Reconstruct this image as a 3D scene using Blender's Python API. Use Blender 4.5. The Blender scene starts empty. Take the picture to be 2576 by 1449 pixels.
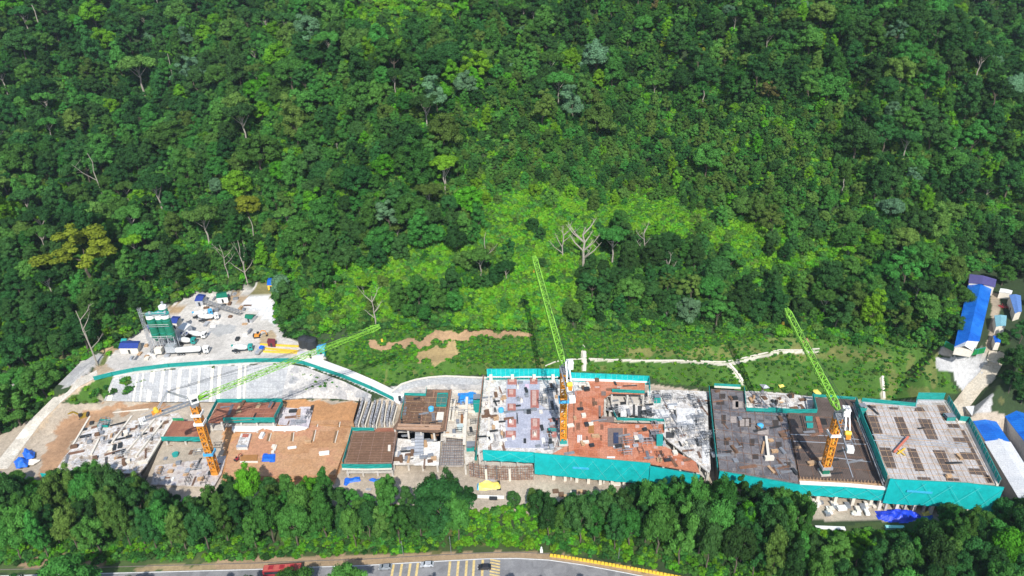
import bpy, math, random
import numpy as np
from mathutils import Vector, Matrix
R=math.radians
rnd=random.Random(11)
SC=bpy.context.scene
COL=SC.collection
# ---------------------------------------------------------------- camera
TH,PH,CH,F=R(28.5),R(2.0),186.0,1740.0
_c,_s=math.cos(TH),math.sin(TH)
FW=Vector((0,_c,-_s)); R0=Vector((1,0,0)); U0=Vector((0,_s,_c))
RT=math.cos(PH)*R0-math.sin(PH)*U0
UP=math.sin(PH)*R0+math.cos(PH)*U0
cam=bpy.data.cameras.new('camera'); co=bpy.data.objects.new('camera',cam); COL.objects.link(co)
cam.sensor_width=36; cam.lens=36*F/2576; cam.clip_end=5000; cam.clip_start=1
m=Matrix((RT,UP,-FW)).transposed().to_4x4(); m.translation=Vector((0,0,CH)); co.matrix_world=m
SC.camera=co
# ---------------------------------------------------------------- light
SUN=Vector((0.07,-0.70,0.71)).normalized()
w=bpy.data.worlds.new('World'); SC.world=w; w.use_nodes=True
nt=w.node_tree; sk=nt.nodes.new('ShaderNodeTexSky'); sk.sky_type='NISHITA'; sk.sun_disc=False
sk.sun_elevation=math.asin(SUN.z); sk.sun_rotation=math.atan2(SUN.x,SUN.y)
nt.links.new(sk.outputs[0],nt.nodes['Background'].inputs[0]); nt.nodes['Background'].inputs[1].default_value=0.15
sl=bpy.data.lights.new('sun','SUN'); sl.energy=4.6; sl.angle=R(0.5); sl.color=(1,0.96,0.9)
so=bpy.data.objects.new('sun',sl); COL.objects.link(so); so.rotation_euler=SUN.to_track_quat('Z','Y').to_euler()
SC.view_settings.view_transform='Standard'; SC.view_settings.look='None'; SC.view_settings.exposure=0.25
SC.cycles.max_bounces=5; SC.cycles.diffuse_bounces=2; SC.cycles.transparent_max_bounces=6

# ---------------------------------------------------------------- pixel <-> world (2576 x 1449 reading frame of the photo)
def ray(U,V): return FW+RT*((U-1288)/F)-UP*((V-724.5)/F)
def P(U,V,z):
    d=ray(U,V); k=(z-CH)/d.z; return Vector((d.x*k,d.y*k,z))
def proj(x,y,z):
    q=Vector((x,y,z-CH)); d=q.dot(FW); return 1288+F*q.dot(RT)/d, 724.5-F*q.dot(UP)/d, d
def heightat(x,y,V):   # z of the vertical through x,y that shows at row V
    lo,hi=-20.,180.
    for _ in range(40):
        mi=(lo+hi)/2
        if proj(x,y,mi)[1]>V: lo=mi
        else: hi=mi
    return lo
CR=dict(A=(0,676,.25),B=(515,676,.25),C=(0,966,.25),D=(451,934,.2),E=(837,934,.2223),F=(1159,889,.2311),
        G=(1546,889,.2533),H=(1932,953,.2756),I=(2254,676,.2445),J=(0,1288,.325),K=(837,1320,.35),L=(773,773,.3),
        V=(0,0,1))
def T(c,*pts):
    a,b,s=CR[c]; return [(a+s*p[0],b+s*p[1]) for p in pts]
def TP(c,z,*pts): return [P(u,v,z) for u,v in T(c,*pts)]

# ---------------------------------------------------------------- materials
MATS={}
def newmat(n):
    m_=bpy.data.materials.new(n); m_.use_nodes=True; t=m_.node_tree; return m_,t,t.nodes['Principled BSDF']
def N(t,k,**kw):
    n=t.nodes.new(k)
    for a,b in kw.items(): setattr(n,a,b)
    return n
def mixc(t,fac,a,b,mode='MIX'):
    n=N(t,'ShaderNodeMix',data_type='RGBA',blend_type=mode)
    for i,v in ((0,fac),(6,a),(7,b)):
        if hasattr(v,'links'): t.links.new(v,n.inputs[i])
        elif i==0: n.inputs[0].default_value=v
        else: n.inputs[i].default_value=(*v,1)
    return n.outputs[2]
def noise(t,scale,detail=4,rough=.6,vec=None,dist=0):
    n=N(t,'ShaderNodeTexNoise'); n.inputs['Scale'].default_value=scale; n.inputs['Detail'].default_value=detail
    n.inputs['Roughness'].default_value=rough; n.inputs['Distortion'].default_value=dist
    if vec is None:
        g=N(t,'ShaderNodeNewGeometry'); vec=g.outputs['Position']
    t.links.new(vec,n.inputs['Vector']); return n.outputs[0]
def ramp(t,src,stops):
    n=N(t,'ShaderNodeValToRGB'); t.links.new(src,n.inputs[0]); e=n.color_ramp.elements
    while len(e)<len(stops): e.new(.5)
    for i,(p,c) in enumerate(stops): e[i].position=p; e[i].color=(*c,1) if not isinstance(c,(int,float)) else (c,c,c,1)
    return n.outputs[0]
def paint(name,c,rough=.6,metal=0,var=.18,sc=1.2):
    if name in MATS: return MATS[name]
    m_,t,b=newmat(name); n1=noise(t,sc,5,.7)
    lo=tuple(x*(1-var) for x in c); hi=tuple(min(1,x*(1+var)) for x in c)
    t.links.new(ramp(t,n1,[(.3,lo),(.7,hi)]),b.inputs['Base Color'])
    b.inputs['Roughness'].default_value=rough; b.inputs['Metallic'].default_value=metal
    MATS[name]=m_; return m_
def patchy(name,cols,sc=.35,rough=.9,bump=.3,ang=0,grid=None,gridcol=(.1,.08,.07),gridw=.06,fine=3.0):
    """several real surface colours in irregular patches, optional board joints along the deck axes"""
    m_,t,b=newmat(name)
    g=N(t,'ShaderNodeNewGeometry'); mp=N(t,'ShaderNodeMapping'); mp.inputs['Rotation'].default_value=(0,0,ang)
    t.links.new(g.outputs['Position'],mp.inputs['Vector'])
    v=N(t,'ShaderNodeTexVoronoi'); v.feature='F1'; v.distance='CHEBYCHEV'; v.inputs['Scale'].default_value=sc*1.7
    t.links.new(mp.outputs[0],v.inputs['Vector'])
    sep=N(t,'ShaderNodeSeparateColor'); t.links.new(v.outputs['Color'],sep.inputs[0])
    n1=noise(t,sc,6,.75,mp.outputs[0],.6)
    ad=N(t,'ShaderNodeMath',operation='MULTIPLY_ADD'); t.links.new(sep.outputs[0],ad.inputs[0]); ad.inputs[1].default_value=.30
    t.links.new(n1,ad.inputs[2])
    k=len(cols); st=[(.42+.42*i/max(1,k-1),c) for i,c in enumerate(cols)]
    c1=ramp(t,ad.outputs[0],st)
    n2=noise(t,fine,4,.7,mp.outputs[0])
    c2=mixc(t,.75,c1,ramp(t,n2,[(.3,.55),(.7,1.25)]),'MULTIPLY')
    if grid:
        br=N(t,'ShaderNodeTexBrick'); br.offset=0; br.inputs['Scale'].default_value=1; br.inputs['Brick Width'].default_value=grid[0]
        br.inputs['Row Height'].default_value=grid[1]; br.inputs['Mortar Size'].default_value=gridw; br.inputs['Mortar Smooth'].default_value=.3
        t.links.new(mp.outputs[0],br.inputs['Vector'])
        c2=mixc(t,br.outputs['Fac'],c2,gridcol)
    t.links.new(c2,b.inputs['Base Color']); b.inputs['Roughness'].default_value=rough
    bp=N(t,'ShaderNodeBump'); bp.inputs['Strength'].default_value=bump; bp.inputs['Distance'].default_value=.15
    t.links.new(n2,bp.inputs['Height']); t.links.new(bp.outputs[0],b.inputs['Normal'])
    MATS[name]=m_; return m_
def leafmat(name,c,var=.38,hue=.018):
    m_,t,b=newmat(name)
    oi=N(t,'ShaderNodeObjectInfo'); at=N(t,'ShaderNodeAttribute',attribute_name='tint')
    hs=N(t,'ShaderNodeHueSaturation'); hs.inputs['Color'].default_value=(*c,1)
    def mr(src,a,b_):
        q=N(t,'ShaderNodeMapRange'); t.links.new(src,q.inputs[0]); q.inputs[3].default_value=a; q.inputs[4].default_value=b_; return q.outputs[0]
    t.links.new(mr(oi.outputs['Random'],.5-hue,.5+hue),hs.inputs['Hue'])
    mu=N(t,'ShaderNodeMath',operation='MULTIPLY'); mu.inputs[1].default_value=7.31; t.links.new(oi.outputs['Random'],mu.inputs[0])
    fr=N(t,'ShaderNodeMath',operation='FRACT'); t.links.new(mu.outputs[0],fr.inputs[0])
    m2=N(t,'ShaderNodeMath',operation='MULTIPLY'); t.links.new(mr(fr.outputs[0],1-var,1+var),m2.inputs[0]); t.links.new(at.outputs['Fac'],m2.inputs[1])
    t.links.new(m2.outputs[0],hs.inputs['Value'])
    t.links.new(hs.outputs[0],b.inputs['Base Color']); b.inputs['Roughness'].default_value=.7
    b.inputs['Specular IOR Level'].default_value=.08
    tr=N(t,'ShaderNodeBsdfTranslucent'); t.links.new(hs.outputs[0],tr.inputs[0])
    mx=N(t,'ShaderNodeMixShader'); mx.inputs[0].default_value=.25
    t.links.new(b.outputs[0],mx.inputs[1]); t.links.new(tr.outputs[0],mx.inputs[2])
    t.links.new(mx.outputs[0],t.nodes['Material Output'].inputs[0]); MATS[name]=m_; return m_
TEAL=(.0,.54,.54)
def netmat(name,c):
    m_,t,b=newmat(name); n1=noise(t,.5,5,.7); n2=noise(t,6,3,.7)
    c1=ramp(t,n1,[(.3,tuple(x*.85 for x in c)),(.7,tuple(x*1.1 for x in c))])
    t.links.new(mixc(t,.5,c1,ramp(t,n2,[(.3,.8),(.7,1.2)]),'MULTIPLY'),b.inputs['Base Color']); b.inputs['Roughness'].default_value=.7
    bp=N(t,'ShaderNodeBump'); bp.inputs['Strength'].default_value=.5; bp.inputs['Distance'].default_value=.3; t.links.new(n1,bp.inputs['Height']); t.links.new(bp.outputs[0],b.inputs['Normal'])
    tr=N(t,'ShaderNodeBsdfTranslucent'); tr.inputs[0].default_value=(*c,1)
    mx=N(t,'ShaderNodeMixShader'); mx.inputs[0].default_value=.2
    t.links.new(b.outputs[0],mx.inputs[1]); t.links.new(tr.outputs[0],mx.inputs[2]); t.links.new(mx.outputs[0],t.nodes['Material Output'].inputs[0])
    MATS[name]=m_; return m_
NET=netmat('teal_net',TEAL); NETD=netmat('green_net',(.01,.33,.29))
WHITE=paint('white_paint',(.78,.78,.76),.5,0,.06); CONC=paint('concrete',(.52,.49,.44),.9,0,.2,.8)
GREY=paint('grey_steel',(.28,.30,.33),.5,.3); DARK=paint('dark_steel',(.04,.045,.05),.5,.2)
ORANGE=paint('orange_paint',(.66,.26,.03),.5); LIME=paint('lime_paint',(.19,.44,.04),.6,0,.35,.8); YELLOW=paint('yellow_paint',(.75,.50,.05),.6)
BLUE=paint('blue_tarp',(.01,.13,.62),.55,0,.3); SKYB=paint('sky_blue',(.08,.42,.72),.5); NAVY=paint('navy_roof',(.03,.06,.28),.5)
RED=paint('red_paint',(.30,.025,.035),.4); TIMB=paint('timber',(.46,.30,.17),.8,0,.35); TIMD=paint('dark_timber',(.15,.085,.05),.8,0,.35)
TYRE=paint('tyre',(.02,.02,.02),.8); GLASS=paint('dark_glass',(.02,.03,.04),.1); GRN=paint('silo_green',(.01,.17,.10),.45,0,.2)
TEALP=paint('teal_paint',(.02,.30,.27),.6); REBAR=paint('rusty_rebar',(.20,.11,.07),.8,0,.4); SILV=paint('silver_paint',(.5,.52,.55),.35,.4)
ROOFB=patchy('blue_roof',[(.005,.10,.50),(.01,.15,.62),(.02,.20,.68)],.12,.4,.1,R(18),(40,1.1),(.0,.07,.36),.05)
ROOFW=patchy('white_roof',[(.66,.68,.70),(.8,.8,.8)],.15,.4,.1,R(25),(40,1.1),(.5,.52,.55),.04)
BARK=paint('bark',(.11,.09,.065),.9,0,.3); PBARK=paint('pale_bark',(.32,.29,.24),.9,0,.25)
CREAM=paint('pale_plaster',(.68,.63,.54),.9,0,.12); BRICKR=paint('red_formwork',(.40,.12,.08),.8,0,.3); MAROON=paint('maroon',(.18,.03,.04),.6)
YTARP=paint('yellow_tarp',(.85,.72,.15),.5,0,.1); LBLUE=paint('light_blue_banner',(.05,.45,.70),.5)

# ---------------------------------------------------------------- mesh builder and tagging
class MB:
    def __init__(s): s.v=[];s.f=[];s.m=[];s.ms=[]
    def _m(s,mat):
        if mat not in s.ms: s.ms.append(mat)
        return s.ms.index(mat)
    def add(s,vs,fs,mat):
        o=len(s.v); s.v+= [tuple(q) for q in vs]; k=s._m(mat)
        for f in fs: s.f.append([i+o for i in f]); s.m.append(k)
    def box(s,c,d,mat,rz=0):
        cx,cy,cz=c; ca,sa=math.cos(rz),math.sin(rz); vs=[]
        for z in (-.5,.5):
            for x,y in ((-.5,-.5),(.5,-.5),(.5,.5),(-.5,.5)):
                X,Y=x*d[0],y*d[1]; vs.append((cx+X*ca-Y*sa,cy+X*sa+Y*ca,cz+z*d[2]))
        s.add(vs,[(3,2,1,0),(4,5,6,7),(0,1,5,4),(1,2,6,5),(2,3,7,6),(3,0,4,7)],mat)
    def beam(s,a,b,wd,ht,mat):
        a,b=Vector(a),Vector(b); d=(b-a)
        if d.length<1e-4: return
        d.normalize(); up=Vector((0,0,1)) if abs(d.z)<.95 else Vector((0,1,0))
        sd=d.cross(up).normalized(); u2=sd.cross(d); vs=[]
        for p in (a,b):
            for x,y in ((-1,-1),(1,-1),(1,1),(-1,1)): vs.append(p+sd*(x*wd/2)+u2*(y*ht/2))
        s.add(vs,[(0,1,2,3),(7,6,5,4),(0,4,5,1),(1,5,6,2),(2,6,7,3),(3,7,4,0)],mat)
    def tube(s,a,b,r,mat,n=10,r2=None):
        a,b=Vector(a),Vector(b); d=(b-a).normalized(); up=Vector((0,0,1)) if abs(d.z)<.95 else Vector((0,1,0))
        x=d.cross(up).normalized(); y=x.cross(d); r2=r if r2 is None else r2; vs=[]
        for p,q in ((a,r),(b,r2)):
            for i in range(n): t=2*math.pi*i/n; vs.append(p+x*(q*math.cos(t))+y*(q*math.sin(t)))
        s.add(vs,[(i,(i+1)%n,n+(i+1)%n,n+i) for i in range(n)]+[tuple(range(n))[::-1],tuple(range(n,2*n))],mat)
    def prism(s,pts,z0,z1,mat):
        n=len(pts); pts=list(pts)
        ar=sum(pts[i][0]*pts[(i+1)%n][1]-pts[(i+1)%n][0]*pts[i][1] for i in range(n))
        if ar<0: pts=pts[::-1]
        vs=[(q[0],q[1],z0) for q in pts]+[(q[0],q[1],z1) for q in pts]
        s.add(vs,[tuple(range(n))[::-1],tuple(range(n,2*n))]+[(i,(i+1)%n,n+(i+1)%n,n+i) for i in range(n)],mat)
    def sheet(s,pts,mat): s.add(pts,[tuple(range(len(pts)))],mat)
    def loft(s,A,B,mat,th=0):
        n=len(A); vs=list(A)+list(B); s.add(vs,[(i,i+1,n+i+1,n+i) for i in range(n-1)],mat)
    def build(s,name,parent=None,smooth=False,loc=None):
        me=bpy.data.meshes.new(name)
        if loc is None and parent is not None: loc=None
        off=Vector((0,0,0))
        if parent is not None: off=parent.matrix_basis.inverted()
        vs=s.v if parent is None else [off@Vector(q) for q in s.v]
        if parent is None and loc is not None: vs=[Vector(q)-Vector(loc) for q in s.v]
        me.from_pydata([tuple(q) for q in vs],[],s.f)
        for q in s.ms: me.materials.append(q)
        me.polygons.foreach_set('material_index',s.m)
        if smooth: me.polygons.foreach_set('use_smooth',[True]*len(s.f))
        me.update(); o=bpy.data.objects.new(name,me); COL.objects.link(o)
        if parent is not None: o.parent=parent
        elif loc is not None: o.location=loc
        return o
TOP=[]
def tag(o,label=None,cat=None,group=None,kind=None):
    if label: o['label']=label; TOP.append(o)
    if cat: o['category']=cat
    if group: o['group']=group
    if kind: o['kind']=kind
    return o
def thing(name,loc,label,cat,group=None,rz=0):
    o=bpy.data.objects.new(name,None); COL.objects.link(o); o.location=loc; o.rotation_euler=(0,0,rz)
    o.matrix_basis=Matrix.Translation(Vector(loc))@Matrix.Rotation(rz,4,'Z'); o.empty_display_size=.5
    return tag(o,label,cat,group)
def copytree(root,loc,rz=None,label=None,sc=None):
    r=root.copy(); COL.objects.link(r); r.location=loc
    if rz is not None: r.rotation_euler=(0,0,rz)
    if sc: r.scale=(sc,sc,sc) if not isinstance(sc,tuple) else sc
    for ch in root.children:
        c=ch.copy(); COL.objects.link(c); c.parent=r
        for g in ch.children:
            d=g.copy(); COL.objects.link(d); d.parent=c
    if label: r['label']=label
    TOP.append(r); return r
def solo(mb,name,label,cat,group=None,smooth=False):
    xs=[q[0] for q in mb.v]; ys=[q[1] for q in mb.v]; zs=[q[2] for q in mb.v]
    return tag(mb.build(name,loc=((min(xs)+max(xs))/2,(min(ys)+max(ys))/2,min(zs)),smooth=smooth),label,cat,group)

# ---------------------------------------------------------------- terrain
def vnoise(x,y,s,seed=0):
    x=np.asarray(x,float)/s; y=np.asarray(y,float)/s; xi=np.floor(x); yi=np.floor(y); fx=x-xi; fy=y-yi
    fx=fx*fx*(3-2*fx); fy=fy*fy*(3-2*fy)
    def h(a,b):
        q=np.sin(a*127.1+b*311.7+seed*74.7)*43758.5453; return q-np.floor(q)
    return (h(xi,yi)*(1-fx)+h(xi+1,yi)*fx)*(1-fy)+(h(xi,yi+1)*(1-fx)+h(xi+1,yi+1)*fx)*fy
def tab(pts):
    q=sorted([tuple(P(u,v,z)) for u,v,z in pts]); return [a[0] for a in q],[a[1] for a in q],[a[2] for a in q]
FX,FY,FZ=tab([(-300,1000,14),(0,930,16),(240,880,19),(700,850,22),(940,830,22),(1500,835,20),(2000,850,20),(2300,880,21),(2576,960,16),(2900,1050,14)])
BX,BY,BZ=tab([(-300,1120,3),(0,1080,3),(250,1012,7),(700,1010,5),(1000,995,6),(1230,955,6),(1640,970,5),(1800,992,4),(2400,1025,4),(2576,1040,5),(2900,1100,5)])
PLAT=[tuple(P(u,v,18))[:2] for u,v in [(215,958),(262,915),(300,872),(345,838),(385,790),(430,765),(480,745),(520,735),(600,735),(660,712),(692,712),(697,760),(690,800),(720,848),(760,862),(818,878),(815,905),(760,908),(727,911),(640,914),(425,928),(337,940),(245,958)]]
BENCH=[tuple(P(u,v,28))[:2] for u,v in [(2385,880),(2430,893),(2490,892),(2640,880),(2660,690),(2520,680),(2430,685),(2400,800)]]
ROADS=[([(0,1180,2.5),(35,1132,4),(90,1060,9),(140,1010,13),(190,968,16),(245,940,18)],3.4),
       ([(745,903,18),(800,914,17),(865,938,14),(930,966,11),(990,995,8),(1015,1008,6.5)],3.4),
       ([(2395,1045,5),(2425,1010,9),(2452,975,13),(2482,945,17),(2500,915,21),(2508,885,26)],3.6),
       ([(160,970,16),(205,925,18),(250,895,18)],3.2)]
ROADS=[([tuple(P(*q)) for q in a],b) for a,b in ROADS]
RB=tab([(261,1008,9),(325,1010,8.6),(430,1011,7.6),(530,1011,7),(630,1010,6.6),(707,1006,6.4),(760,1002,6.4),(846,1003,6.2),(930,1012,6)])
RT_=tab([(283,952,17.6),(337,941,17.8),(425,931,18),(530,923,18),(644,918,18),(727,916,18),(770,924,17.4),(866,960,13.2),(935,993,9)])
def sdpoly(x,y,poly):
    n=len(poly); d=np.full(x.shape,1e9); ins=np.zeros(x.shape,bool)
    for i in range(n):
        ax,ay=poly[i][:2]; bx,by=poly[(i+1)%n][:2]; ex,ey=bx-ax,by-ay
        t=np.clip(((x-ax)*ex+(y-ay)*ey)/(ex*ex+ey*ey+1e-9),0,1)
        d=np.minimum(d,np.hypot(x-ax-t*ex,y-ay-t*ey))
        c=((ay>y)!=(by>y)); xx=ax+(y-ay)*ex/(ey if abs(ey)>1e-9 else 1e-9); ins^=c&(x<xx)
    return d,ins
def terr(x,y):
    x=np.atleast_1d(np.asarray(x,float)); y=np.atleast_1d(np.asarray(y,float))
    yf=np.interp(x,FX,FY); zf=np.interp(x,FX,FZ); yb=np.interp(x,BX,BY); zb=np.interp(x,BX,BZ)
    up=np.clip((y-yf)/60,0,1)
    slope=.50+.10*np.sin(x/95.+1.0)
    hill=zf+slope*(y-yf)+up*(34*(vnoise(x,y,75,1)-.5)+10*(vnoise(x,y,30,2)-.5)+13*np.sin((x+.35*y)/42.))
    t=np.clip((y-yb)/np.maximum(yf-yb,4),0,1)
    tt=np.where(t<.42,t/.42*.5,np.where(t<.58,.5+ (t-.42)*.25,.54+(t-.58)/.42*.46))
    mid=zb+(zf-zb)*tt+.5*(vnoise(x,y,6,3)-.5)*t
    fl=np.clip((y-168)/(np.maximum(yb-168,5)),0,1)*zb
    h=np.where(y>yf,hill,np.where(y>yb,mid,fl))
    belt=np.clip((172-y)/6,0,1)*np.clip((y-163)/4,0,1); h=h+.5*belt*vnoise(x,y,5,8)
    for poly,z,s in ((PLAT,18,1.75),(BENCH,28,1.3)):
        d,ins=sdpoly(x,y,poly); d=np.where(ins,0,d); n_=.3*(vnoise(x,y,7,5)-.5)
        h=np.clip(h,z+n_*np.where(ins,1,0)-s*d,z+n_*np.where(ins,1,0)+1.2*d)
    for pl,hw in ROADS:
        bd=np.full(x.shape,1e9); bz=np.zeros(x.shape)
        for i in range(len(pl)-1):
            ax,ay,az=pl[i]; bx,by,bz_=pl[i+1]; ex,ey=bx-ax,by-ay
            t=np.clip(((x-ax)*ex+(y-ay)*ey)/(ex*ex+ey*ey),0,1); d=np.hypot(x-ax-t*ex,y-ay-t*ey)
            bz=np.where(d<bd,az+t*(bz_-az),bz); bd=np.minimum(bd,d)
        e=np.maximum(bd-hw,0); h=np.clip(h,bz-1.6*e,bz+1.3*e)
    yb0=np.interp(x,RB[0],RB[1]); zb0=np.interp(x,RB[0],RB[2]); yt0=np.interp(x,RT_[0],RT_[1]); zt0=np.interp(x,RT_[0],RT_[2])
    k=np.clip((y-yb0)/np.maximum(yt0-yb0,.5),0,1); inn=(x>RB[0][0])&(x<RT_[0][-1])&(y>yb0)&(y<yt0+.2)
    h=np.where(inn,np.minimum(h,zb0+(zt0-zb0)*k-.9),h)
    fr=(x>RB[0][0]-1)&(x<RT_[0][-1])&(y<=yb0)&(y>yb0-14); h=np.where(fr,np.minimum(h,zb0-.15-(yb0-y)*.16),h)
    return h
def zt(x,y): return float(terr(x,y)[0])
def hit(U,V,off=0):       # where the sight line meets the terrain raised by off
    d=ray(U,V); k=150.
    while k<700:
        q=Vector((d.x*k,d.y*k,CH+d.z*k))
        if q.z<zt(q.x,q.y)+off: break
        k+=1.0
    return Vector((q.x,q.y,zt(q.x,q.y)))
# ground colours, painted on the real ground by region
G_FOR=(.028,.055,.016); G_GRASS=(.055,.135,.014); G_EARTH=(.46,.235,.10); G_PALE=(.42,.355,.275); G_WHITE=(.60,.57,.52); G_GREY=(.42,.42,.41)
REG=[ # photo region, colour, edge wobble in px
 ([(1190,500),(1320,440),(1500,480),(1640,450),(1760,500),(1900,540),(1990,590),(2180,560),(2210,640),(1990,690),(1850,720),(1800,600),(1640,560),(1480,560),(1400,600),(1385,800),(1330,830),(1160,820),(1130,740),(1180,620)],(.09,.20,.016),10),
 ([(780,720),(870,660),(1000,640),(1060,600),(1280,620),(1300,690),(1120,690),(960,790),(850,770)],(.09,.20,.016),10),
 ([(0,1400),(2600,1400),(2600,1440),(2600,1300),(1900,1330),(0,1330)],(.05,.085,.02),6),
 ([(-60,1130),(140,1020),(250,1005),(700,1000),(900,1010),(1010,1000),(1230,960),(1640,965),(1800,990),(2420,1015),(2600,1060),(2600,1320),(1200,1290),(880,1290),(0,1290)],G_PALE,3),
 ([(700,1010),(760,1003),(830,1015),(915,1010),(905,1070),(870,1160),(840,1215),(560,1230),(560,1080),(600,1060),(760,1060)],G_EARTH,3),
 ([(90,1200),(130,1110),(170,1050),(250,1020),(420,1012),(440,1025),(300,1040),(240,1062),(185,1110),(160,1200),(140,1260),(60,1260)],(.38,.23,.13),9),
 ([(820,880),(830,925),(870,950),(960,975),(1000,965),(1110,945),(1230,945),(1235,925),(1640,945),(1660,960),(1780,975),(2300,1010),(2330,990),(2410,985),(2370,900),(2310,860),(2000,850),(1500,832),(1100,815),(940,825),(840,860)],G_GRASS,5),
 ([(935,862),(1000,860),(1060,850),(1100,838),(1200,828),(1330,838),(1332,850),(1200,850),(1110,860),(1040,874),(935,874)],(.34,.22,.12),8),
 ([(1050,880),(1150,858),(1160,890),(1100,925),(1060,905)],(.30,.22,.10),9),
 ([(1480,868),(1700,872),(2000,872),(2250,880),(2240,905),(1900,890),(1700,900),(1480,895)],(.125,.155,.035),14),
 ([(2010,800),(2030,800),(2030,860),(2015,860)],(.42,.25,.13),4),([(1920,590),(1945,575),(1945,640),(1925,650)],(.42,.22,.12),6),
 ([(1480,900),(1500,903),(1700,906),(1835,912),(1960,882),(2060,882),(2060,888),(1965,889),(1842,919),(1875,968),(1868,970),(1828,920),(1690,912),(1480,908)],(.50,.48,.38),1),
 ([(1462,880),(1475,880),(1477,935),(1464,935)],(.5,.46,.38),2),
 ([(2215,950),(2222,950),(2225,1010),(2217,1010)],(.4,.38,.28),1),
 ([(985,975),(1060,952),(1110,946),(1225,950),(1230,992),(1000,1003)],G_GREY,2),
 ([(2352,900),(2470,897),(2490,915),(2462,950),(2425,985),(2400,950),(2395,930),(2362,935)],(.46,.46,.46),2),
 ([(2430,1040),(2500,985),(2490,1040)],(.48,.47,.45),2),
 ([(-100,1440),(-100,1380),(540,1392),(560,1450)],(.07,.12,.03),5),
 ([(40,1400),(90,1392),(270,1398),(255,1425),(60,1430)],(.36,.25,.15),8),([(140,1372),(370,1362),(372,1368),(160,1380)],(.42,.28,.18),3),([(340,1428),(700,1412),(700,1440),(340,1440)],(.34,.26,.14),5),
 ([(540,1440),(545,1405),(600,1398),(837,1398),(1275,1388),(1390,1393),(1500,1412),(1690,1449),(1690,1470),(540,1470)],(.38,.27,.16),4),
 ([(0,945),(70,938),(95,945),(60,975),(0,1005)],(.50,.48,.44),3),
 ([(300,868),(345,835),(385,790),(430,765),(480,745),(520,735),(600,735),(660,712),(692,712),(697,760),(690,800),(720,848),(760,862),(818,878),(815,905),(727,915),(425,930),(215,962),(262,912)],G_WHITE,3),
 ([(418,768),(445,765),(465,780),(450,790),(425,790)],(.45,.32,.18),3),([(565,745),(600,738),(625,745),(600,760),(560,765)],(.44,.32,.2),4),
 ([(625,745),(688,745),(692,820),(660,800),(640,780),(600,765)],(.74,.75,.76),3),
 ([(540,820),(575,812),(600,822),(590,840),(550,846),(520,840)],G_GREY,6),
 ([(690,712),(700,700),(640,725),(625,745),(690,745)],(.24,.22,.09),4),
 ([(660,835),(690,832),(700,858),(650,862)],(.45,.35,.22),5),
 ([(260,885),(320,850),(345,860),(300,880),(270,905)],(.40,.29,.16),4),
 ([(240,905),(262,893),(290,890),(262,915),(246,925)],(.12,.15,.04),4),
 ([(190,950),(290,942),(262,1010),(180,1020),(160,1000)],G_GRASS,3),
 ([(-50,1200),(0,1165),(90,1048),(140,1000),(235,930),(262,915),(290,930),(232,962),(150,1020),(100,1080),(10,1180)],(.46,.36,.25),6),
 ([(735,905),(800,905),(880,935),(1020,1000),(1010,1012),(940,985),(860,950),(780,922)],(.74,.74,.73),1),
 ([(155,975),(200,915),(250,890),(262,893),(245,915),(190,965)],(.40,.39,.37),3),
 ([(2495,735),(2520,740),(2512,800),(2500,880),(2478,885),(2492,800)],(.40,.33,.24),3),([(2370,868),(2405,880),(2400,898),(2360,893)],(.45,.40,.33),3),
 ([(2390,1060),(2400,1030),(2440,970),(2470,940),(2490,900),(2515,880),(2520,905),(2505,950),(2440,1010),(2425,1050)],(.52,.45,.35),2),
]
def wall_colours(xs,ys,zs):
    n=len(xs); P3=np.stack([xs,ys,zs-CH],1); d=P3@np.array(FW); u=1288+F*(P3@np.array(RT))/d; v=724.5-F*(P3@np.array(UP))/d
    col=np.tile(np.array(G_FOR),(n,1)); w1=vnoise(xs,ys,3.5,21)-.5; w2=vnoise(xs,ys,3.5,22)-.5
    ok=(d>5)&(u>-200)&(u<2800)&(v>400)
    iy=np.where(ok)[0]
    for poly,c,wb in REG:
        _,ins=sdpoly(u[iy]+w1[iy]*2.6*wb,v[iy]+w2[iy]*2.6*wb,poly); col[iy[ins]]=c
    k=(.8+.4*vnoise(xs,ys,9,31)); col*=k[:,None]
    g=(col[:,1]>col[:,0]*1.2)&ok&(v>850)      # bare earth showing through thin grass
    b=(vnoise(xs,ys,4,41)*.6+vnoise(xs,ys,11,42)*.4)> .70; sel=g&b
    col[sel]=col[sel]*.55+np.array((.20,.18,.06))*.45
    return col
xs=np.concatenate([np.arange(-420,-235,6),np.arange(-235,235,.8),np.arange(235,421,6)])
ys=np.concatenate([np.arange(60,135,5),np.arange(135,200,1.0),np.arange(200,285,.5),np.arange(285,640,4)])
X,Y=np.meshgrid(xs,ys); Z=terr(X.ravel(),Y.ravel()); Xr,Yr=X.ravel(),Y.ravel()
me=bpy.data.meshes.new('ground'); nx,ny=len(xs),len(ys)
ii=np.arange(nx*ny).reshape(ny,nx); q=np.stack([ii[:-1,:-1],ii[:-1,1:],ii[1:,1:],ii[1:,:-1]],-1).reshape(-1,4)
me.vertices.add(nx*ny); me.vertices.foreach_set('co',np.stack([Xr,Yr,Z],1).ravel())
me.loops.add(q.size); me.loops.foreach_set('vertex_index',q.ravel().astype(np.int32))
me.polygons.add(len(q)); me.polygons.foreach_set('loop_start',np.arange(0,q.size,4,dtype=np.int32)); me.polygons.foreach_set('use_smooth',[True]*len(q))
me.update(); me.validate()
ca=me.color_attributes.new('soil','FLOAT_COLOR','POINT'); cc=wall_colours(Xr,Yr,Z)
ca.data.foreach_set('color',np.concatenate([cc,np.ones((len(cc),1))],1).ravel())
gm,t,b=newmat('ground_mix'); at=N(t,'ShaderNodeAttribute',attribute_name='soil')
n1=noise(t,.6,6,.75); n2=noise(t,3,5,.75)
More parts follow.
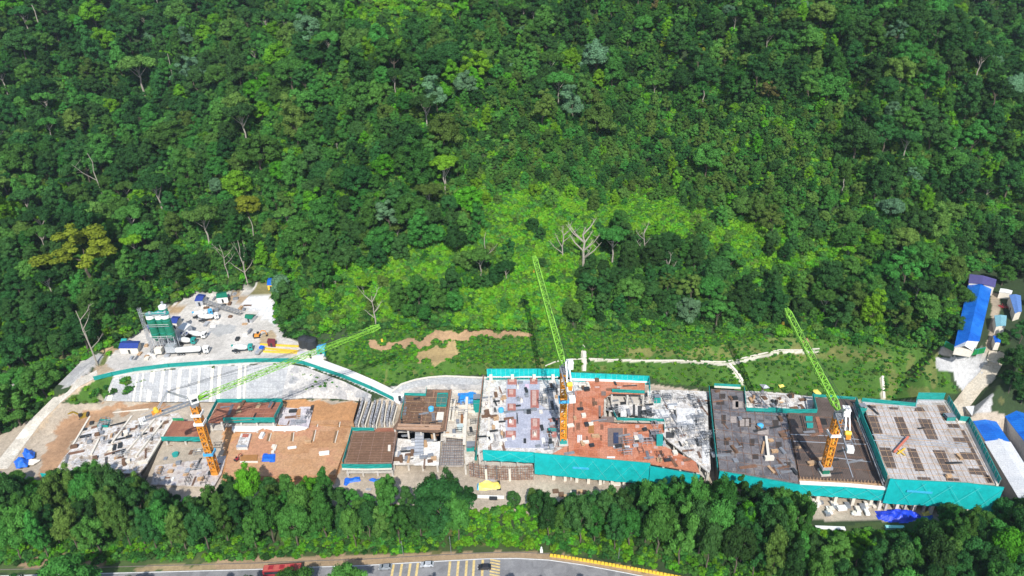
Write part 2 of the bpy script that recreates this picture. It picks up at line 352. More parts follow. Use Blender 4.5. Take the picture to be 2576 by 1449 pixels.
c1=mixc(t,1,at.outputs['Color'],ramp(t,n1,[(.3,.72),(.7,1.22)]),'MULTIPLY'); c1=mixc(t,1,c1,ramp(t,n2,[(.3,.7),(.7,1.25)]),'MULTIPLY')
t.links.new(c1,b.inputs['Base Color']); b.inputs['Roughness'].default_value=.95
bp=N(t,'ShaderNodeBump'); bp.inputs['Strength'].default_value=.6; bp.inputs['Distance'].default_value=.3; t.links.new(n2,bp.inputs['Height']); t.links.new(bp.outputs[0],b.inputs['Normal'])
me.materials.append(gm); go=bpy.data.objects.new('ground',me); COL.objects.link(go); tag(go,kind='structure')
# outer ground to the horizon
mb=MB(); mb.box((0,450,-12),(2400,1900,1),paint('far_soil',(.04,.06,.02),.95)); tag(mb.build('far_ground'),kind='structure')

# ---------------------------------------------------------------- road with markings
ROADM=patchy('asphalt',[(.18,.18,.185),(.23,.23,.235),(.28,.28,.28)],.2,.85,.2,fine=6)
edge=[P(u,v,.06) for u,v in [(-300,1452),(0,1447),(253,1441),(634,1431),(812,1424),(914,1421),(1047,1413),(1222,1404),(1300,1403),(1380,1407),(1470,1420),(1572,1439),(1700,1464),(1950,1520),(2300,1610)]]
def offs(pl,d,z=None):
    out=[]
    for i,p in enumerate(pl):
        a=pl[max(i-1,0)]; b_=pl[min(i+1,len(pl)-1)]; t_=(b_-a); t_.z=0; t_.normalize(); out.append(Vector((p.x+t_.y*d,p.y-t_.x*d,p.z if z is None else z)))
    return out
near=offs(edge,15); mb=MB(); mb.loft(edge,near,ROADM); tag(mb.build('road'),kind='structure')
LINE=paint('white_line',(.70,.70,.68),.7); YLINE=paint('yellow_line',(.62,.47,.20),.8,0,.3)
mb=MB(); mb.loft(offs(edge,.15,.075),offs(edge,.45,.075),LINE)
for u in (1187,1404,1460,700,400,100,1800):
    i=min(range(len(edge)),key=lambda k:abs(proj(*edge[k])[0]-u)); 
    p=P(u,1440,.075); mb.box((p.x,p.y-1.6,.078),(3.2,.18,.004),LINE)
tag(mb.build('white_marking'),kind='structure')
def onedge(u,d):
    for i in range(len(edge)-1):
        a,b_=edge[i],edge[i+1]; ua,ub=proj(*a)[0],proj(*b_)[0]
        if ua<=u<=ub:
            k=(u-ua)/(ub-ua); q=a.lerp(b_,k); t_=(b_-a).normalized(); return Vector((q.x+t_.y*d,q.y-t_.x*d,.08)),math.atan2(t_.y,t_.x)
bars=[]
for cx in (435,495,555,610,840,900,960,1012,1075): 
    mb=MB(); p,a=onedge(837+.35*cx,5.2); mb.box((p.x,p.y,.082),(.78,9.2,.005),YLINE,a-.04); o=mb.build('yellow_bar'); tag(o,kind='structure')
mb=MB()
for k in range(9):
    p,a=onedge(1246,1.0+k*1.15); mb.box((p.x,p.y,.082),(3.4,.6,.005),YLINE,a-.25)
tag(mb.build('hatched_marking'),kind='structure')
# kerb drain behind the shoulder
mb=MB(); kd=offs(edge,-2.2,.12)
for a,b_ in zip(kd[:11],kd[1:11]): mb.beam(a,b_,.2,.2,paint('dark_kerb',(.16,.14,.12),.9))
tag(mb.build('kerb'),kind='structure')

# ================================================================ vegetation prototypes
def crown_arrays(shape,seed,R_=5.0,n=5600,leaf=.47):
    rg=np.random.RandomState(seed); V=[];Fc=[];TI=[]
    lumps=[]
    hz,nl,l0,l1,k0,k1,cm,fl={'dome':(1.1,58,.15,.27,.52,.84,-.5,1),'tall':(1.9,58,.15,.26,.5,.86,-.55,.74),'flat':(.42,40,.15,.26,.4,.95,-.1,1.1),
      'loose':(1.25,34,.14,.25,.45,1.0,-.5,1),'smooth':(.98,60,.20,.29,.60,.72,-.5,1),'cone':(1.6,58,.14,.24,.5,.84,-.5,.86),'shrub':(.62,12,.24,.4,.5,.78,-.3,1)}[shape]
    ecc=rg.uniform(.8,1.2); sx,sy=rg.uniform(-.18,.18,2)
    for i in range(nl):
        th=rg.uniform(0,2*math.pi); cz=rg.uniform(cm,1); rr=math.sqrt(max(0,1-cz*cz)); k=rg.uniform(k0,k1)
        if shape=='cone': rr*=max(.3,1-.6*max(0,cz))
        lr=R_*rg.uniform(l0,l1)*(1.25 if rg.rand()<.15 else 1)
        if shape in('dome','tall','loose') : k*=1+.16*math.sin(3*th+i%2)
        lumps.append((rr*math.cos(th)*R_*k*fl*ecc+sx*R_*cz,rr*math.sin(th)*R_*k*fl/ecc+sy*R_*cz,cz*R_*k*hz,lr,rg.uniform(.78,1.22)))
    tot=sum(l[3]**2 for l in lumps)
    vi=0
    for (x,y,z,lr,ti) in lumps:
        m_=int(n*lr*lr/tot); u=rg.uniform(-.55,1,m_); th=rg.uniform(0,2*math.pi,m_); s=np.sqrt(1-u*u)
        nr=np.stack([s*np.cos(th),s*np.sin(th),u],1); rad=lr*rg.uniform(.80,1.12,m_)
        c=np.array([x,y,z])+nr*rad[:,None]*np.array([1,1,.78 if shape!='tall' else 1])
        # keep leaves that are not buried deep inside the other lumps
        keep=np.ones(m_,bool)
        for (a,b_,c_,r2,_) in lumps:
            if (a,b_,c_)!=(x,y,z): keep&=((c[:,0]-a)**2+(c[:,1]-b_)**2+((c[:,2]-c_)/.78)**2)>(r2*.72)**2
        c=c[keep]; nr=nr[keep]; m_=len(c)
        nn=nr+rg.normal(0,.42,(m_,3)); nn[:,2]+=.25; nn/=np.linalg.norm(nn,axis=1)[:,None]
        t1=np.cross(nn,rg.normal(0,1,(m_,3))); t1/=np.linalg.norm(t1,axis=1)[:,None]; t2=np.cross(nn,t1)
        L=leaf*rg.uniform(.55,1.15,m_)[:,None]; W_=L*rg.uniform(.45,.8,m_)[:,None]
        q=np.stack([c-t1*L,c-t2*W_,c+t1*L,c+t2*W_],1)/1.0
        q=c[:,None,:]+(q-c[:,None,:])*.62
        V.append(q.reshape(-1,3)); Fc.append((np.arange(m_*4)+vi).reshape(-1,4)); vi+=m_*4
        TI.append(np.repeat(ti*rg.uniform(.8,1.2,m_),4))
    # opaque hearts of the leaf clumps
    ico=[(0,0,1)]+[(.89*math.cos(a),.89*math.sin(a),.45) for a in np.arange(5)*1.2566]+[(.89*math.cos(a+.63),.89*math.sin(a+.63),-.45) for a in np.arange(5)*1.2566]+[(0,0,-1)]
    fi=[(0,1+i,1+(i+1)%5) for i in range(5)]+[(1+i,6+i,1+(i+1)%5) for i in range(5)]+[(1+(i+1)%5,6+i,6+(i+1)%5) for i in range(5)]+[(11,6+(i+1)%5,6+i) for i in range(5)]
    IV=[];IF=[];IT=[]
    for (x,y,z,lr,ti) in lumps:
        IV+=[(x+a*lr*.78,y+b_*lr*.78,z+c_*lr*.6) for a,b_,c_ in ico]; IF+=[[vi+len(IV)-12+k for k in f] for f in fi]; IT+=[ti*.9]*12
    return np.concatenate(V+[np.array(IV)]),[list(map(int,f)) for f in np.concatenate(Fc)]+IF,np.concatenate(TI+[np.array(IT)])
def mesh_from(name,V,Fc,TI,mats,midx=None):
    me=bpy.data.meshes.new(name); me.from_pydata([tuple(p) for p in V],[],Fc)
    a=me.attributes.new('tint','FLOAT','POINT'); a.data.foreach_set('value',np.asarray(TI,np.float32))
    for q in mats: me.materials.append(q)
    if midx is not None: me.polygons.foreach_set('material_index',midx)
    me.update(); return me
def trunk_mb(seed,h=9.0,r=.32,mat=BARK,nb=5,spread=3.0):
    rg=random.Random(seed); mb=MB(); p=Vector((0,0,-1.5)); k=4
    for i in range(k):
        q=Vector((rg.uniform(-.35,.35),rg.uniform(-.35,.35),h*(i+1)/k)); mb.tube(p,q,r*(1-.6*i/k),mat,7,r*(1-.6*(i+1)/k)); p=q
    for i in range(nb):
        a=i*6.283/nb+rg.uniform(-.4,.4); s=Vector((0,0,h*rg.uniform(.6,.92))); e=Vector((math.cos(a)*spread*rg.uniform(.6,1),math.sin(a)*spread*rg.uniform(.6,1),h+rg.uniform(.3,2)))
        mb.tube(s,e,r*.42,mat,5,r*.15)
    return mb
LEAF={'dark green':leafmat('leaf_dark',(.038,.118,.028)),'mid green':leafmat('leaf_mid',(.064,.198,.034)),
 'bright green':leafmat('leaf_bright',(.115,.31,.018),.25,.02),'olive green':leafmat('leaf_olive',(.098,.195,.037),.3,.02),
 'silvery green':leafmat('leaf_silver',(.12,.25,.12),.2,.015),'yellow green':leafmat('leaf_yellow',(.20,.25,.022),.15,.01),
 'lime green':leafmat('leaf_lime',(.15,.34,.022),.1,.01),'brownish':leafmat('leaf_brown',(.15,.14,.045),.25,.01)}
SHAPES=['dome','dome','tall','flat','loose','dome','smooth','smooth','cone']
CRH={'smooth':6.0,'cone':6.0,'dome':5.5,'tall':7.0,'flat':10.0,'loose':6.5}
geo=[crown_arrays(s,100+i) for i,s in enumerate(SHAPES)]
PROTO={}; PC=bpy.data.collections.new('tree_kinds'); IDX={}
trunks=[trunk_mb(7+i,h=CRH[s],nb=5 if s!='flat' else 7,spread=3.0 if s!='tall' else 1.6,mat=PBARK if s=='flat' else BARK) for i,s in enumerate(SHAPES)]
def crown_mesh(c,i):
    k=(c,i)
    if k not in PROTO:
        V,Fc,TI=geo[i]; V=V+np.array([0,0,CRH[SHAPES[i]]+1.5]); PROTO[k]=mesh_from('crown',V,Fc,TI,[LEAF[c]])
    return PROTO[k]
TRM={}
def trunk_mesh(i):
    if i not in TRM:
        o=trunks[i].build('trunk'); TRM[i]=o.data; bpy.data.objects.remove(o)
    return TRM[i]
def joint_mesh(c,i):
    V,Fc,TI=geo[i]; tv=trunks[i]; V=V+np.array([0,0,CRH[SHAPES[i]]+1.5]); n=len(V)
    VV=np.concatenate([V,np.array(tv.v)]); FF=Fc+[[a+n for a in f] for f in tv.f]
    return mesh_from('tree_kind',VV,FF,np.concatenate([TI,np.ones(len(tv.v))]),[LEAF[c],tv.ms[0]],[0]*len(Fc)+[1]*len(tv.f))
for c in LEAF:
    for i in range(len(SHAPES)):
        if c in('lime green','yellow green','brownish','silvery green') and i not in(0,4,6): continue
        IDX[(c,i)]=len(IDX); o=bpy.data.objects.new('kind_%03d'%IDX[(c,i)],joint_mesh(c,i)); PC.objects.link(o)
def scatter(name,coll,pts,idx,scl,rz,label,cat):
    me=bpy.data.meshes.new(name); me.from_pydata(pts,[],[])
    for n_,ty,d in (('idx','INT',idx),('scl','FLOAT',scl),('rz','FLOAT',rz)):
        a=me.attributes.new(n_,ty,'POINT'); a.data.foreach_set('value',d)
    o=bpy.data.objects.new(name,me); COL.objects.link(o)
    g=bpy.data.node_groups.new(name,'GeometryNodeTree'); g.interface.new_socket('Geometry',in_out='INPUT',socket_type='NodeSocketGeometry'); g.interface.new_socket('Geometry',in_out='OUTPUT',socket_type='NodeSocketGeometry')
    I=g.nodes.new('NodeGroupInput'); O=g.nodes.new('NodeGroupOutput'); ip=g.nodes.new('GeometryNodeInstanceOnPoints'); ci=g.nodes.new('GeometryNodeCollectionInfo')
    ci.inputs['Collection'].default_value=coll; ci.inputs['Separate Children'].default_value=True; ci.inputs['Reset Children'].default_value=True
    def na(n_,ty):
        a=g.nodes.new('GeometryNodeInputNamedAttribute'); a.data_type=ty; a.inputs['Name'].default_value=n_; return a.outputs['Attribute']
    cx=g.nodes.new('ShaderNodeCombineXYZ'); g.links.new(na('rz','FLOAT'),cx.inputs[2])
    g.links.new(I.outputs[0],ip.inputs['Points']); g.links.new(ci.outputs[0],ip.inputs['Instance']); ip.inputs['Pick Instance'].default_value=True
    g.links.new(na('idx','INT'),ip.inputs['Instance Index']); g.links.new(cx.outputs[0],ip.inputs['Rotation']); g.links.new(na('scl','FLOAT'),ip.inputs['Scale'])
    g.links.new(ip.outputs[0],O.inputs[0]); md=o.modifiers.new('scatter','NODES'); md.node_group=g
    o['kind']='stuff'; o['label']=label; o['category']=cat; return o
# ================================================================ forest
def inpoly(u,v,poly):
    c=False; n=len(poly)
    for i in range(n):
        ax,ay=poly[i]; bx,by=poly[(i+1)%n]
        if (ay>v)!=(by>v) and u<(bx-ax)*(v-ay)/(by-ay)+ax: c=not c
    return c
BRIGHT=[[(1190,500),(1320,440),(1500,480),(1640,450),(1760,500),(1900,540),(1990,590),(2180,560),(2210,640),(1990,690),(1850,720),(1800,600),(1640,560),(1480,560),(1400,600),(1385,760),(1330,800),(1270,640),(1180,620)],
 [(780,720),(870,660),(1000,640),(1060,600),(1280,620),(1300,690),(1200,640),(1120,690),(1000,720),(960,790),(850,770),(790,780)],
 [(1120,730),(1290,680),(1340,835),(1130,825)],[(1960,640),(2080,590),(2120,660),(1980,720)],[(880,-40),(1130,-40),(1010,95),(890,80)],[(1340,560),(1400,440),(1520,560),(1390,830),(1340,800)]]
EXCL=[[(690,700),(760,830),(830,870),(1010,850),(990,820),(860,790),(760,690)]]
def ter_many(pts): 
    a=np.array(pts); return terr(a[:,0],a[:,1])
cand=[(rnd.uniform(-410,410),rnd.uniform(190,580)) for _ in range(42000)]
cz=ter_many(cand); CX=np.array(cand)
dP,iP=sdpoly(CX[:,0],CX[:,1],PLAT); dB,iB=sdpoly(CX[:,0],CX[:,1],BENCH)
dR=np.full(len(cand),1e9)
for pl,hw in ROADS:
    for i in range(len(pl)-1):
        ax,ay,_=pl[i]; bx,by,_=pl[i+1]; ex,ey=bx-ax,by-ay
        t_=np.clip(((CX[:,0]-ax)*ex+(CX[:,1]-ay)*ey)/(ex*ex+ey*ey),0,1); dR=np.minimum(dR,np.hypot(CX[:,0]-ax-t_*ex,CX[:,1]-ay-t_*ey)-hw)
YF=np.interp(CX[:,0],FX,FY)
grid={}; TREES=[]
def free(x,y,r,k):
    gx,gy=int(x//10),int(y//10)
    for i in range(gx-2,gx+3):
        for j in range(gy-2,gy+3):
            for (a,b_,r2) in grid.get((i,j),()):
                if (a-x)**2+(b_-y)**2<((r+r2)*k)**2: return False
    return True
def put(x,y,r): grid.setdefault((int(x//10),int(y//10)),[]).append((x,y,r))
def pick(ws):
    s=sum(q for _,q in ws); a=rnd.uniform(0,s)
    for k_,q in ws:
        a-=q
        if a<=0: return k_
    return ws[-1][0]
# trees one can pick out in the photograph: U,V of crown centre, crown radius px, colour, shape index, own label
SPEC=[(205,640,74,'yellow green',4,'large spreading yellow olive tree left of the grey road'),
 (430,350,58,'mid green',0,'large smooth green dome tree on the left slope'),(598,470,38,'lime green',0,'round lime green tree standing out on the left slope'),
 (978,545,34,'silvery green',4,'tall blue grey leaved tree left of the bright green patch'),(1095,240,38,'silvery green',4,'pale silvery tree at left of the upper silvery pair'),
 (1170,215,32,'silvery green',0,'pale grey green tree leaning up beside the silvery one'),(1500,145,40,'silvery green',0,'pale sage tree high on the centre slope'),
 (1440,262,38,'silvery green',4,'silvery tree between the two olive crowns in mid forest'),(1505,300,42,'olive green',0,'olive round tree beside the silvery tree in mid forest'),(1365,275,36,'olive green',4,'loose olive tree in the middle of the forest'),
 (650,390,46,'mid green',5,'bright domed green tree right of the dark tree'),(345,168,45,'olive green',3,'wide flat olive crown high on the left'),
 (500,270,38,'dark green',0,'dark grey green round tree on the left slope'),(900,455,38,'dark green',5,'very dark round tree above the left jib'),
 (1118,415,36,'lime green',3,'umbrella shaped pale tree with a long bare trunk'),(235,40,34,'lime green',0,'light green tree near the top left'),
 (770,75,36,'silvery green',0,'grey green rounded tree at upper left of centre'),(1780,400,40,'mid green',0,'medium domed tree above the bright green slope'),
 (2155,350,48,'dark green',0,'broad dark green crown on the right slope'),(2310,650,40,'mid green',5,'mid green crown left of the blue dormitory'),
 (1070,150,0,'',0,'')]
SPEC=SPEC[:-1]+[(2560,905,34,'dark green',0,'dark tree hanging over the access road at the right edge'),(2545,965,26,'dark green',5,'rounded dark tree right of the access road'),(2530,690,24,'mid green',0,'tree behind the faded blue hut at the right edge'),
 (2572,665,26,'dark green',0,'dark tree at the right edge above the huts'),(2420,745,26,'mid green',0,'tree touching the left side of the long blue dormitory'),(2398,815,24,'dark green',5,'dark tree left of the white dormitory end'),(2575,835,24,'dark green',4,'tree at the right edge beside the pale teal hut'),
 (2440,668,22,'mid green',5,'tree just above the purple roofed shed'),(2575,1000,20,'dark green',0,'small dark tree above the blue arched roof'),(2520,855,17,'mid green',0,'small tree between the bright blue hut and the lane')]; INDIV=[]
for U,V_,pr,c,si,lb in SPEC:
    off=11; 
    for _ in range(3):
        q=hit(U,V_,off); d=proj(q.x,q.y,q.z+off)[2]; r=pr*d/F; s=r/5; off=(CRH[SHAPES[si]]+1.5)*min(s,1.9)
    put(q.x,q.y,r); INDIV.append((q.x,q.y,q.z,r,c,si,lb))
for k,(x,y) in enumerate(cand):
    z=cz[k]; dB_=dB[k]; 
    u,v,d=proj(x,y,z)
    if y<YF[k]+2.5 and not (x<-150 and y>YF[k]-3) and not (u>2515 and 830<v<1010) and not (u>2640 and v<1150) and not (u<140 and 1000<v<1090 and rnd.random()<.25) and not(u<60 and 1005<v<1100): 
        if not(iP[k] or iB[k]) : pass
        continue
    if iP[k] or iB[k] or dP[k]<4 or dB_<(5 if u<2480 else 1.5) or dR[k]<3: continue
    u,v,d=proj(x,y,z)
    if d<0 or not(-400<u<3050 and -140<v<1250): continue
    uc,vc,_=proj(x,y,z+10)
    if any(inpoly(u,v,p) for p in EXCL): continue
    n=float(vnoise(x,y,26,51)[()] ) if False else 0
    br=any(inpoly(uc+26*math.sin(x*.23+y*.11),vc+16*math.sin(x*.31-y*.17),p) for p in BRIGHT)
    scrub=1130<uc<2150 and 230<vc<500
    if br and rnd.random()>.03: continue
    r=rnd.choice((2.7,3.2,3.8,4.4,5.0,5.8,7.2)); 
    if scrub: r=rnd.uniform(2.2,3.8)
    if uc<1150 and not br: r*=1.22
    if br: r=rnd.uniform(2.2,4)
    if vc>700 and r>6: r*=.85
    if not free(x,y,r,.50 if not scrub else .58): continue
    cl=math.sin(x*.06+1.3*math.sin(y*.05))+math.sin(y*.07+x*.021)
    if uc>2180 and vc<560: ws=[('dark green',.62),('mid green',.26),('olive green',.06),('silvery green',.03),('bright green',.03)]  # upper right gets more dark trees: slope shading carried by crown colour
    elif scrub: ws=[('dark green',.22),('mid green',.36),('olive green',.34),('bright green',.08)]
    elif 1390<uc<1960 and vc>570: ws=[('dark green',.72),('mid green',.18),('olive green',.06),('silvery green',.02),('bright green',.02)]
    elif (uc<420 and vc<430) or (uc<300 and 640<vc<930) or (uc>1950 and vc<700 and cl>-.2): ws=[('dark green',.60),('mid green',.28),('olive green',.08),('bright green',.03),('silvery green',.01)]  # darker tree mix: broad shading of the forest put into crown colours
    else: ws=[('dark green',.36+.12*cl),('mid green',.36),('olive green',.13),('bright green',.07-.02*cl),('brownish',.001),('yellow green',.002),('silvery green',.008)]
    c=pick(ws)
    si=rnd.choice((0,1,5,2,4,6,7,8,2,2,8,8,1,5,4,0,4,0,0,3)) if not scrub else rnd.choice((4,2,1,8))
    if c in('lime green','yellow green','brownish','silvery green'): si=rnd.choice((0,4,6))
    put(x,y,r); TREES.append((x,y,z,r,c,si))
fill={}
for k in range(0,len(cand)):
    x,y=cand[(k*7919)%len(cand)]; kk=(k*7919)%len(cand); z=cz[kk]
    if y<YF[kk]+4 or iP[kk] or iB[kk] or dP[kk]<4 or dB[kk]<4 or dR[kk]<3: continue
    u,v,d=proj(x,y,z)
    if not(-250<u<2850 and -60<v<900): continue
    if any(inpoly(u+26*math.sin(x*.23+y*.11),v-25+16*math.sin(x*.31-y*.17),p) for p in BRIGHT) and rnd.random()>.07: continue
    g_=(int(x//3.4),int(y//3.4))
    if g_ in fill: continue
    fill[g_]=1; r=rnd.uniform(1.7,2.9); c=pick([('dark green',.3),('mid green',.42),('olive green',.16),('bright green',.12)]); TREES.append((x,y,z-2.2,r,c,rnd.choice((0,1,2,4,5,6,8))))
print('all trees',len(TREES))
# belt between road and site
TLU=[-200,0,60,130,160,270,340,400,440,480,540,570,610,700,780,850,872,930,960,985,1100,1180,1200,1230,1290,1350,1400,1500,1640,1700,1760,1850,1990,2015,2030,2110,2230,2345,2370,2400,2440,2470,2505,2576,2800]
TLV=[1170,1185,1180,1215,1185,1140,1160,1212,1235,1250,1245,1205,1180,1134,1140,1165,1225,1243,1210,1172,1166,1188,1240,1285,1228,1226,1243,1228,1203,1183,1200,1187,1222,1272,1338,1350,1338,1290,1252,1248,1290,1285,1246,1232,1225]
bx_,by_,bz_=tab([(-300,1190,2),(0,1200,2),(130,1235,2),(400,1262,2),(560,1262,1),(870,1275,1),(1200,1285,1),(1300,1275,.5),(1640,1262,.5),(1990,1300,0),(2015,1335,0),(2340,1340,0),(2400,1300,0),(2600,1285,1),(2900,1280,1)])
ex_=[p.x for p in edge]; ey_=[p.y for p in edge]
SH_OPEN=[[(1175,1280),(1345,1280),(1400,1400),(1150,1400)],[(1180,1270),(1215,1270),(1210,1300),(1180,1300)]]
BELT=[]
put(P(1118,1335,1).x,P(1118,1335,1).y,7)
for k in range(11000):
    x=rnd.uniform(-290,290); lo=np.interp(x,ex_,ey_)+6.2; hi=np.interp(x,bx_,by_)
    if hi<=lo: continue
    y=rnd.uniform(lo,hi); z=zt(x,y); u,v,d=proj(x,y,z)
    if not(-200<u<3000) or v>1560: continue
    if any(inpoly(u,v,p) for p in SH_OPEN): continue
    r=rnd.uniform(3.4,5.6)
    if not free(x,y,r,.58): continue
    tl=np.interp(u,TLU,TLV)+rnd.uniform(-2,16)
    hm=heightat(x,y,tl)-z-.3; h=min(rnd.uniform(14,25) if not 1630<u<2010 else rnd.uniform(19,30),hm)
    if h<4.5: continue
    si=rnd.choice((0,1,5,4,7,8,6)); 
    if h>13 and rnd.random()<.25: si=2
    top=CRH[SHAPES[si]]+1.5+5*{'dome':1.1,'tall':1.7,'flat':.5,'loose':1.2,'smooth':1.05,'cone':1.45}[SHAPES[si]]
    s=h/top; r2=5*s*rnd.uniform(.62,.85); rr=min(max(r,r2*.75),r2*1.25)
    c=pick([('dark green',.40),('mid green',.40),('olive green',.14),('bright green',.06)]) if u<1300 else pick([('dark green',.5),('mid green',.4),('olive green',.05),('bright green',.05)])
    put(x,y,r); BELT.append((x,y,z,rr,c,si,s))
def zone(u,v,x,y):
    if y<np.interp(x,bx_,by_)+3 and v>1180:
        for lim,s in ((210,'in front of the round blue tarps'),(420,'in front of the white left slab'),(620,'in front of the left crane'),(880,'in front of the bare earth floor'),(1060,'in front of the brown deck'),(1250,'left of the yellow tarp'),(1470,'right of the yellow tarp'),(1720,'in front of the long teal net'),(2010,'in front of the dark grey deck'),(2250,'below the stacked white materials'),(2400,'below the royal blue tarp'),(9999,'in the lower right corner')):
            if u<lim: break
        b=np.interp(x,bx_,by_); a=np.interp(x,ex_,ey_); k=(y-a)/(b-a+.01)
        return ('roadside' if k<.36 else 'midway in the belt' if k<.68 else 'at the site edge')+' '+s
    for lim,s in ((250,'above the grey road'),(520,'above the green silos'),(740,'above the gravel yard'),(1000,'above the left jib'),(1340,'left of the centre jib'),(1650,'right of the centre jib'),(1980,'left of the right jib'),(2350,'right of the right jib'),(9999,'near the blue dormitory')):
        if u<lim: break
    return ('low in the forest' if v>700 else 'halfway up the forest' if v>380 else 'high in the forest')+' '+s
SW={'smooth':'smooth domed','cone':'tapering','dome':'round','tall':'tall narrow','flat':'flat topped','loose':'loose'}
def make_tree(x,y,z,r,c,si,lab,grp,sz=None):
    s=r/5; sz=sz or s; sz=min(sz,2.0)
    o=bpy.data.objects.new('tree',None); COL.objects.link(o); o.location=(x,y,z); o.rotation_euler=(0,0,rnd.uniform(0,6.28)); o.scale=(s,s,sz)
    for nm,me_ in (('trunk',trunk_mesh(si)),('crown',crown_mesh(c,si))):
        q=bpy.data.objects.new(nm,me_); COL.objects.link(q); q.parent=o
    tag(o,lab,'tree',grp); return o
for x,y,z,r,c,si,lb in INDIV: make_tree(x,y,z,r,c,si,lb,'trees of the hillside forest')
p=P(1118,1335,1); make_tree(p.x,p.y,p.z,9.8,'dark green',0,'large round dark green tree in front of the grey rebar pit','trees of the roadside belt',1.72)
for x,y,z,r,c,si,s in BELT:
    u,v,_=proj(x,y,z+6); make_tree(x,y,z,r,c,si,f'{c} {SW[SHAPES[si]]} tree '+zone(u,v,x,y),'trees of the roadside belt',s)
# near-side roadside trees whose tops reach into the frame
for U,V_,wr,c,lb in ((195,1386,8,'mid green','bushy green treetop rising before the road at far left'),(878,1412,7,'mid green','green treetop before the road below the bus'),(738,1428,7,'mid green','small green treetop just in front of the red bus'),(1290,1438,2.6,'bright green','small light green treetop beside the hatched marking'),(60,1432,4,'dark green','dark treetop at the lower left corner beside the road'),(330,1447,5,'dark green','dark treetop at the lower edge left of the bus'),(560,1447,4,'mid green','low green treetop at the lower edge before the bus'),(640,1440,4,'dark green','dark round treetop covering the rear of the red bus'),(1480,1449,4,'dark green','dark treetop at the lower edge under the road bend'),(1370,1444,1.6,'dark green','small dark treetop on the road bend'),(1090,1444,3,'dark green','dark treetop below the silver car')):
    q=P(U,1520,0); h=heightat(q.x,q.y,V_); make_tree(q.x,q.y,0,wr,c,0,lb,'trees on the near side of the road',h/15.2)
key=sorted(range(len(TREES)),key=lambda i:-(TREES[i][3]/proj(*TREES[i][:3])[2])*(1 if (20<proj(*TREES[i][:3])[0]<2556 and 10<proj(TREES[i][0],TREES[i][1],TREES[i][2]+10)[1]) else .1))
used=1+len(INDIV)+len(BELT)+6; nin=max(0,299-used); mine=set(key[:nin])
for i in key[:nin]:
    x,y,z,r,c,si=TREES[i]; u,v,_=proj(x,y,z+10); make_tree(x,y,z,r,c,si,f'{c} {SW[SHAPES[si]]} tree '+zone(u,v,x,y),'trees of the hillside forest')
rest=[TREES[i] for i in range(len(TREES)) if i not in mine]
scatter('forest',PC,[t_[:3] for t_ in rest],[IDX[(t_[4],t_[5])] for t_ in rest],[t_[3]/5 for t_ in rest],[rnd.uniform(0,6.28) for _ in rest],'dense green rainforest covering the whole hillside above the site','forest')
print('trees',len(TREES),'belt',len(BELT),'indiv',nin)
# undergrowth
SCOL=bpy.data.collections.new('shrub_kinds'); sg=[crown_arrays('shrub',300+i,1.5,420,.40) for i in range(3)]
sn=[]
for ci,c in enumerate(('bright green','mid green','olive green','dark green','lime green')):
    for i,(V_,Fc,TI) in enumerate(sg):
        o=bpy.data.objects.new('shrub_%02d'%(ci*3+i),mesh_from('shrub_kind',V_+np.array([0,0,.5]),Fc,TI,[LEAF[c]])); SCOL.objects.link(o)
sp=[(rnd.uniform(-300,300),rnd.uniform(125,480)) for _ in range(110000)]
n_main=len([q for q in sp if q[1]>300 or abs(q[0])<250])
sp+=[(rnd.uniform(-75,110),rnd.uniform(252,400)) for _ in range(62000)]
sp=[q for q in sp if q[1]>300 or abs(q[0])<250]; SX=np.array(sp); sz=terr(SX[:,0],SX[:,1])
P3=np.stack([SX[:,0],SX[:,1],sz-CH],1); dd=P3@np.array(FW); su=1288+F*(P3@np.array(RT))/dd; sv=724.5-F*(P3@np.array(UP))/dd
syf=np.interp(SX[:,0],FX,FY); syb=np.interp(SX[:,0],BX,BY); sb=np.interp(SX[:,0],bx_,by_); se=np.interp(SX[:,0],ex_,ey_)
d1,i1=sdpoly(SX[:,0],SX[:,1],PLAT); d2,i2=sdpoly(SX[:,0],SX[:,1],BENCH); d3=np.full(len(sp),1e9)
for pl,hw in ROADS:
    for i in range(len(pl)-1):
        ax,ay,_=pl[i]; bx,by,_=pl[i+1]; ex,ey=bx-ax,by-ay
        t_=np.clip(((SX[:,0]-ax)*ex+(SX[:,1]-ay)*ey)/(ex*ex+ey*ey),0,1); d3=np.minimum(d3,np.hypot(SX[:,0]-ax-t_*ex,SX[:,1]-ay-t_*ey)-hw)
sc_=wall_colours(SX[:,0],SX[:,1],sz)
UP_=[];UI=[];US=[]
nb0=n_main
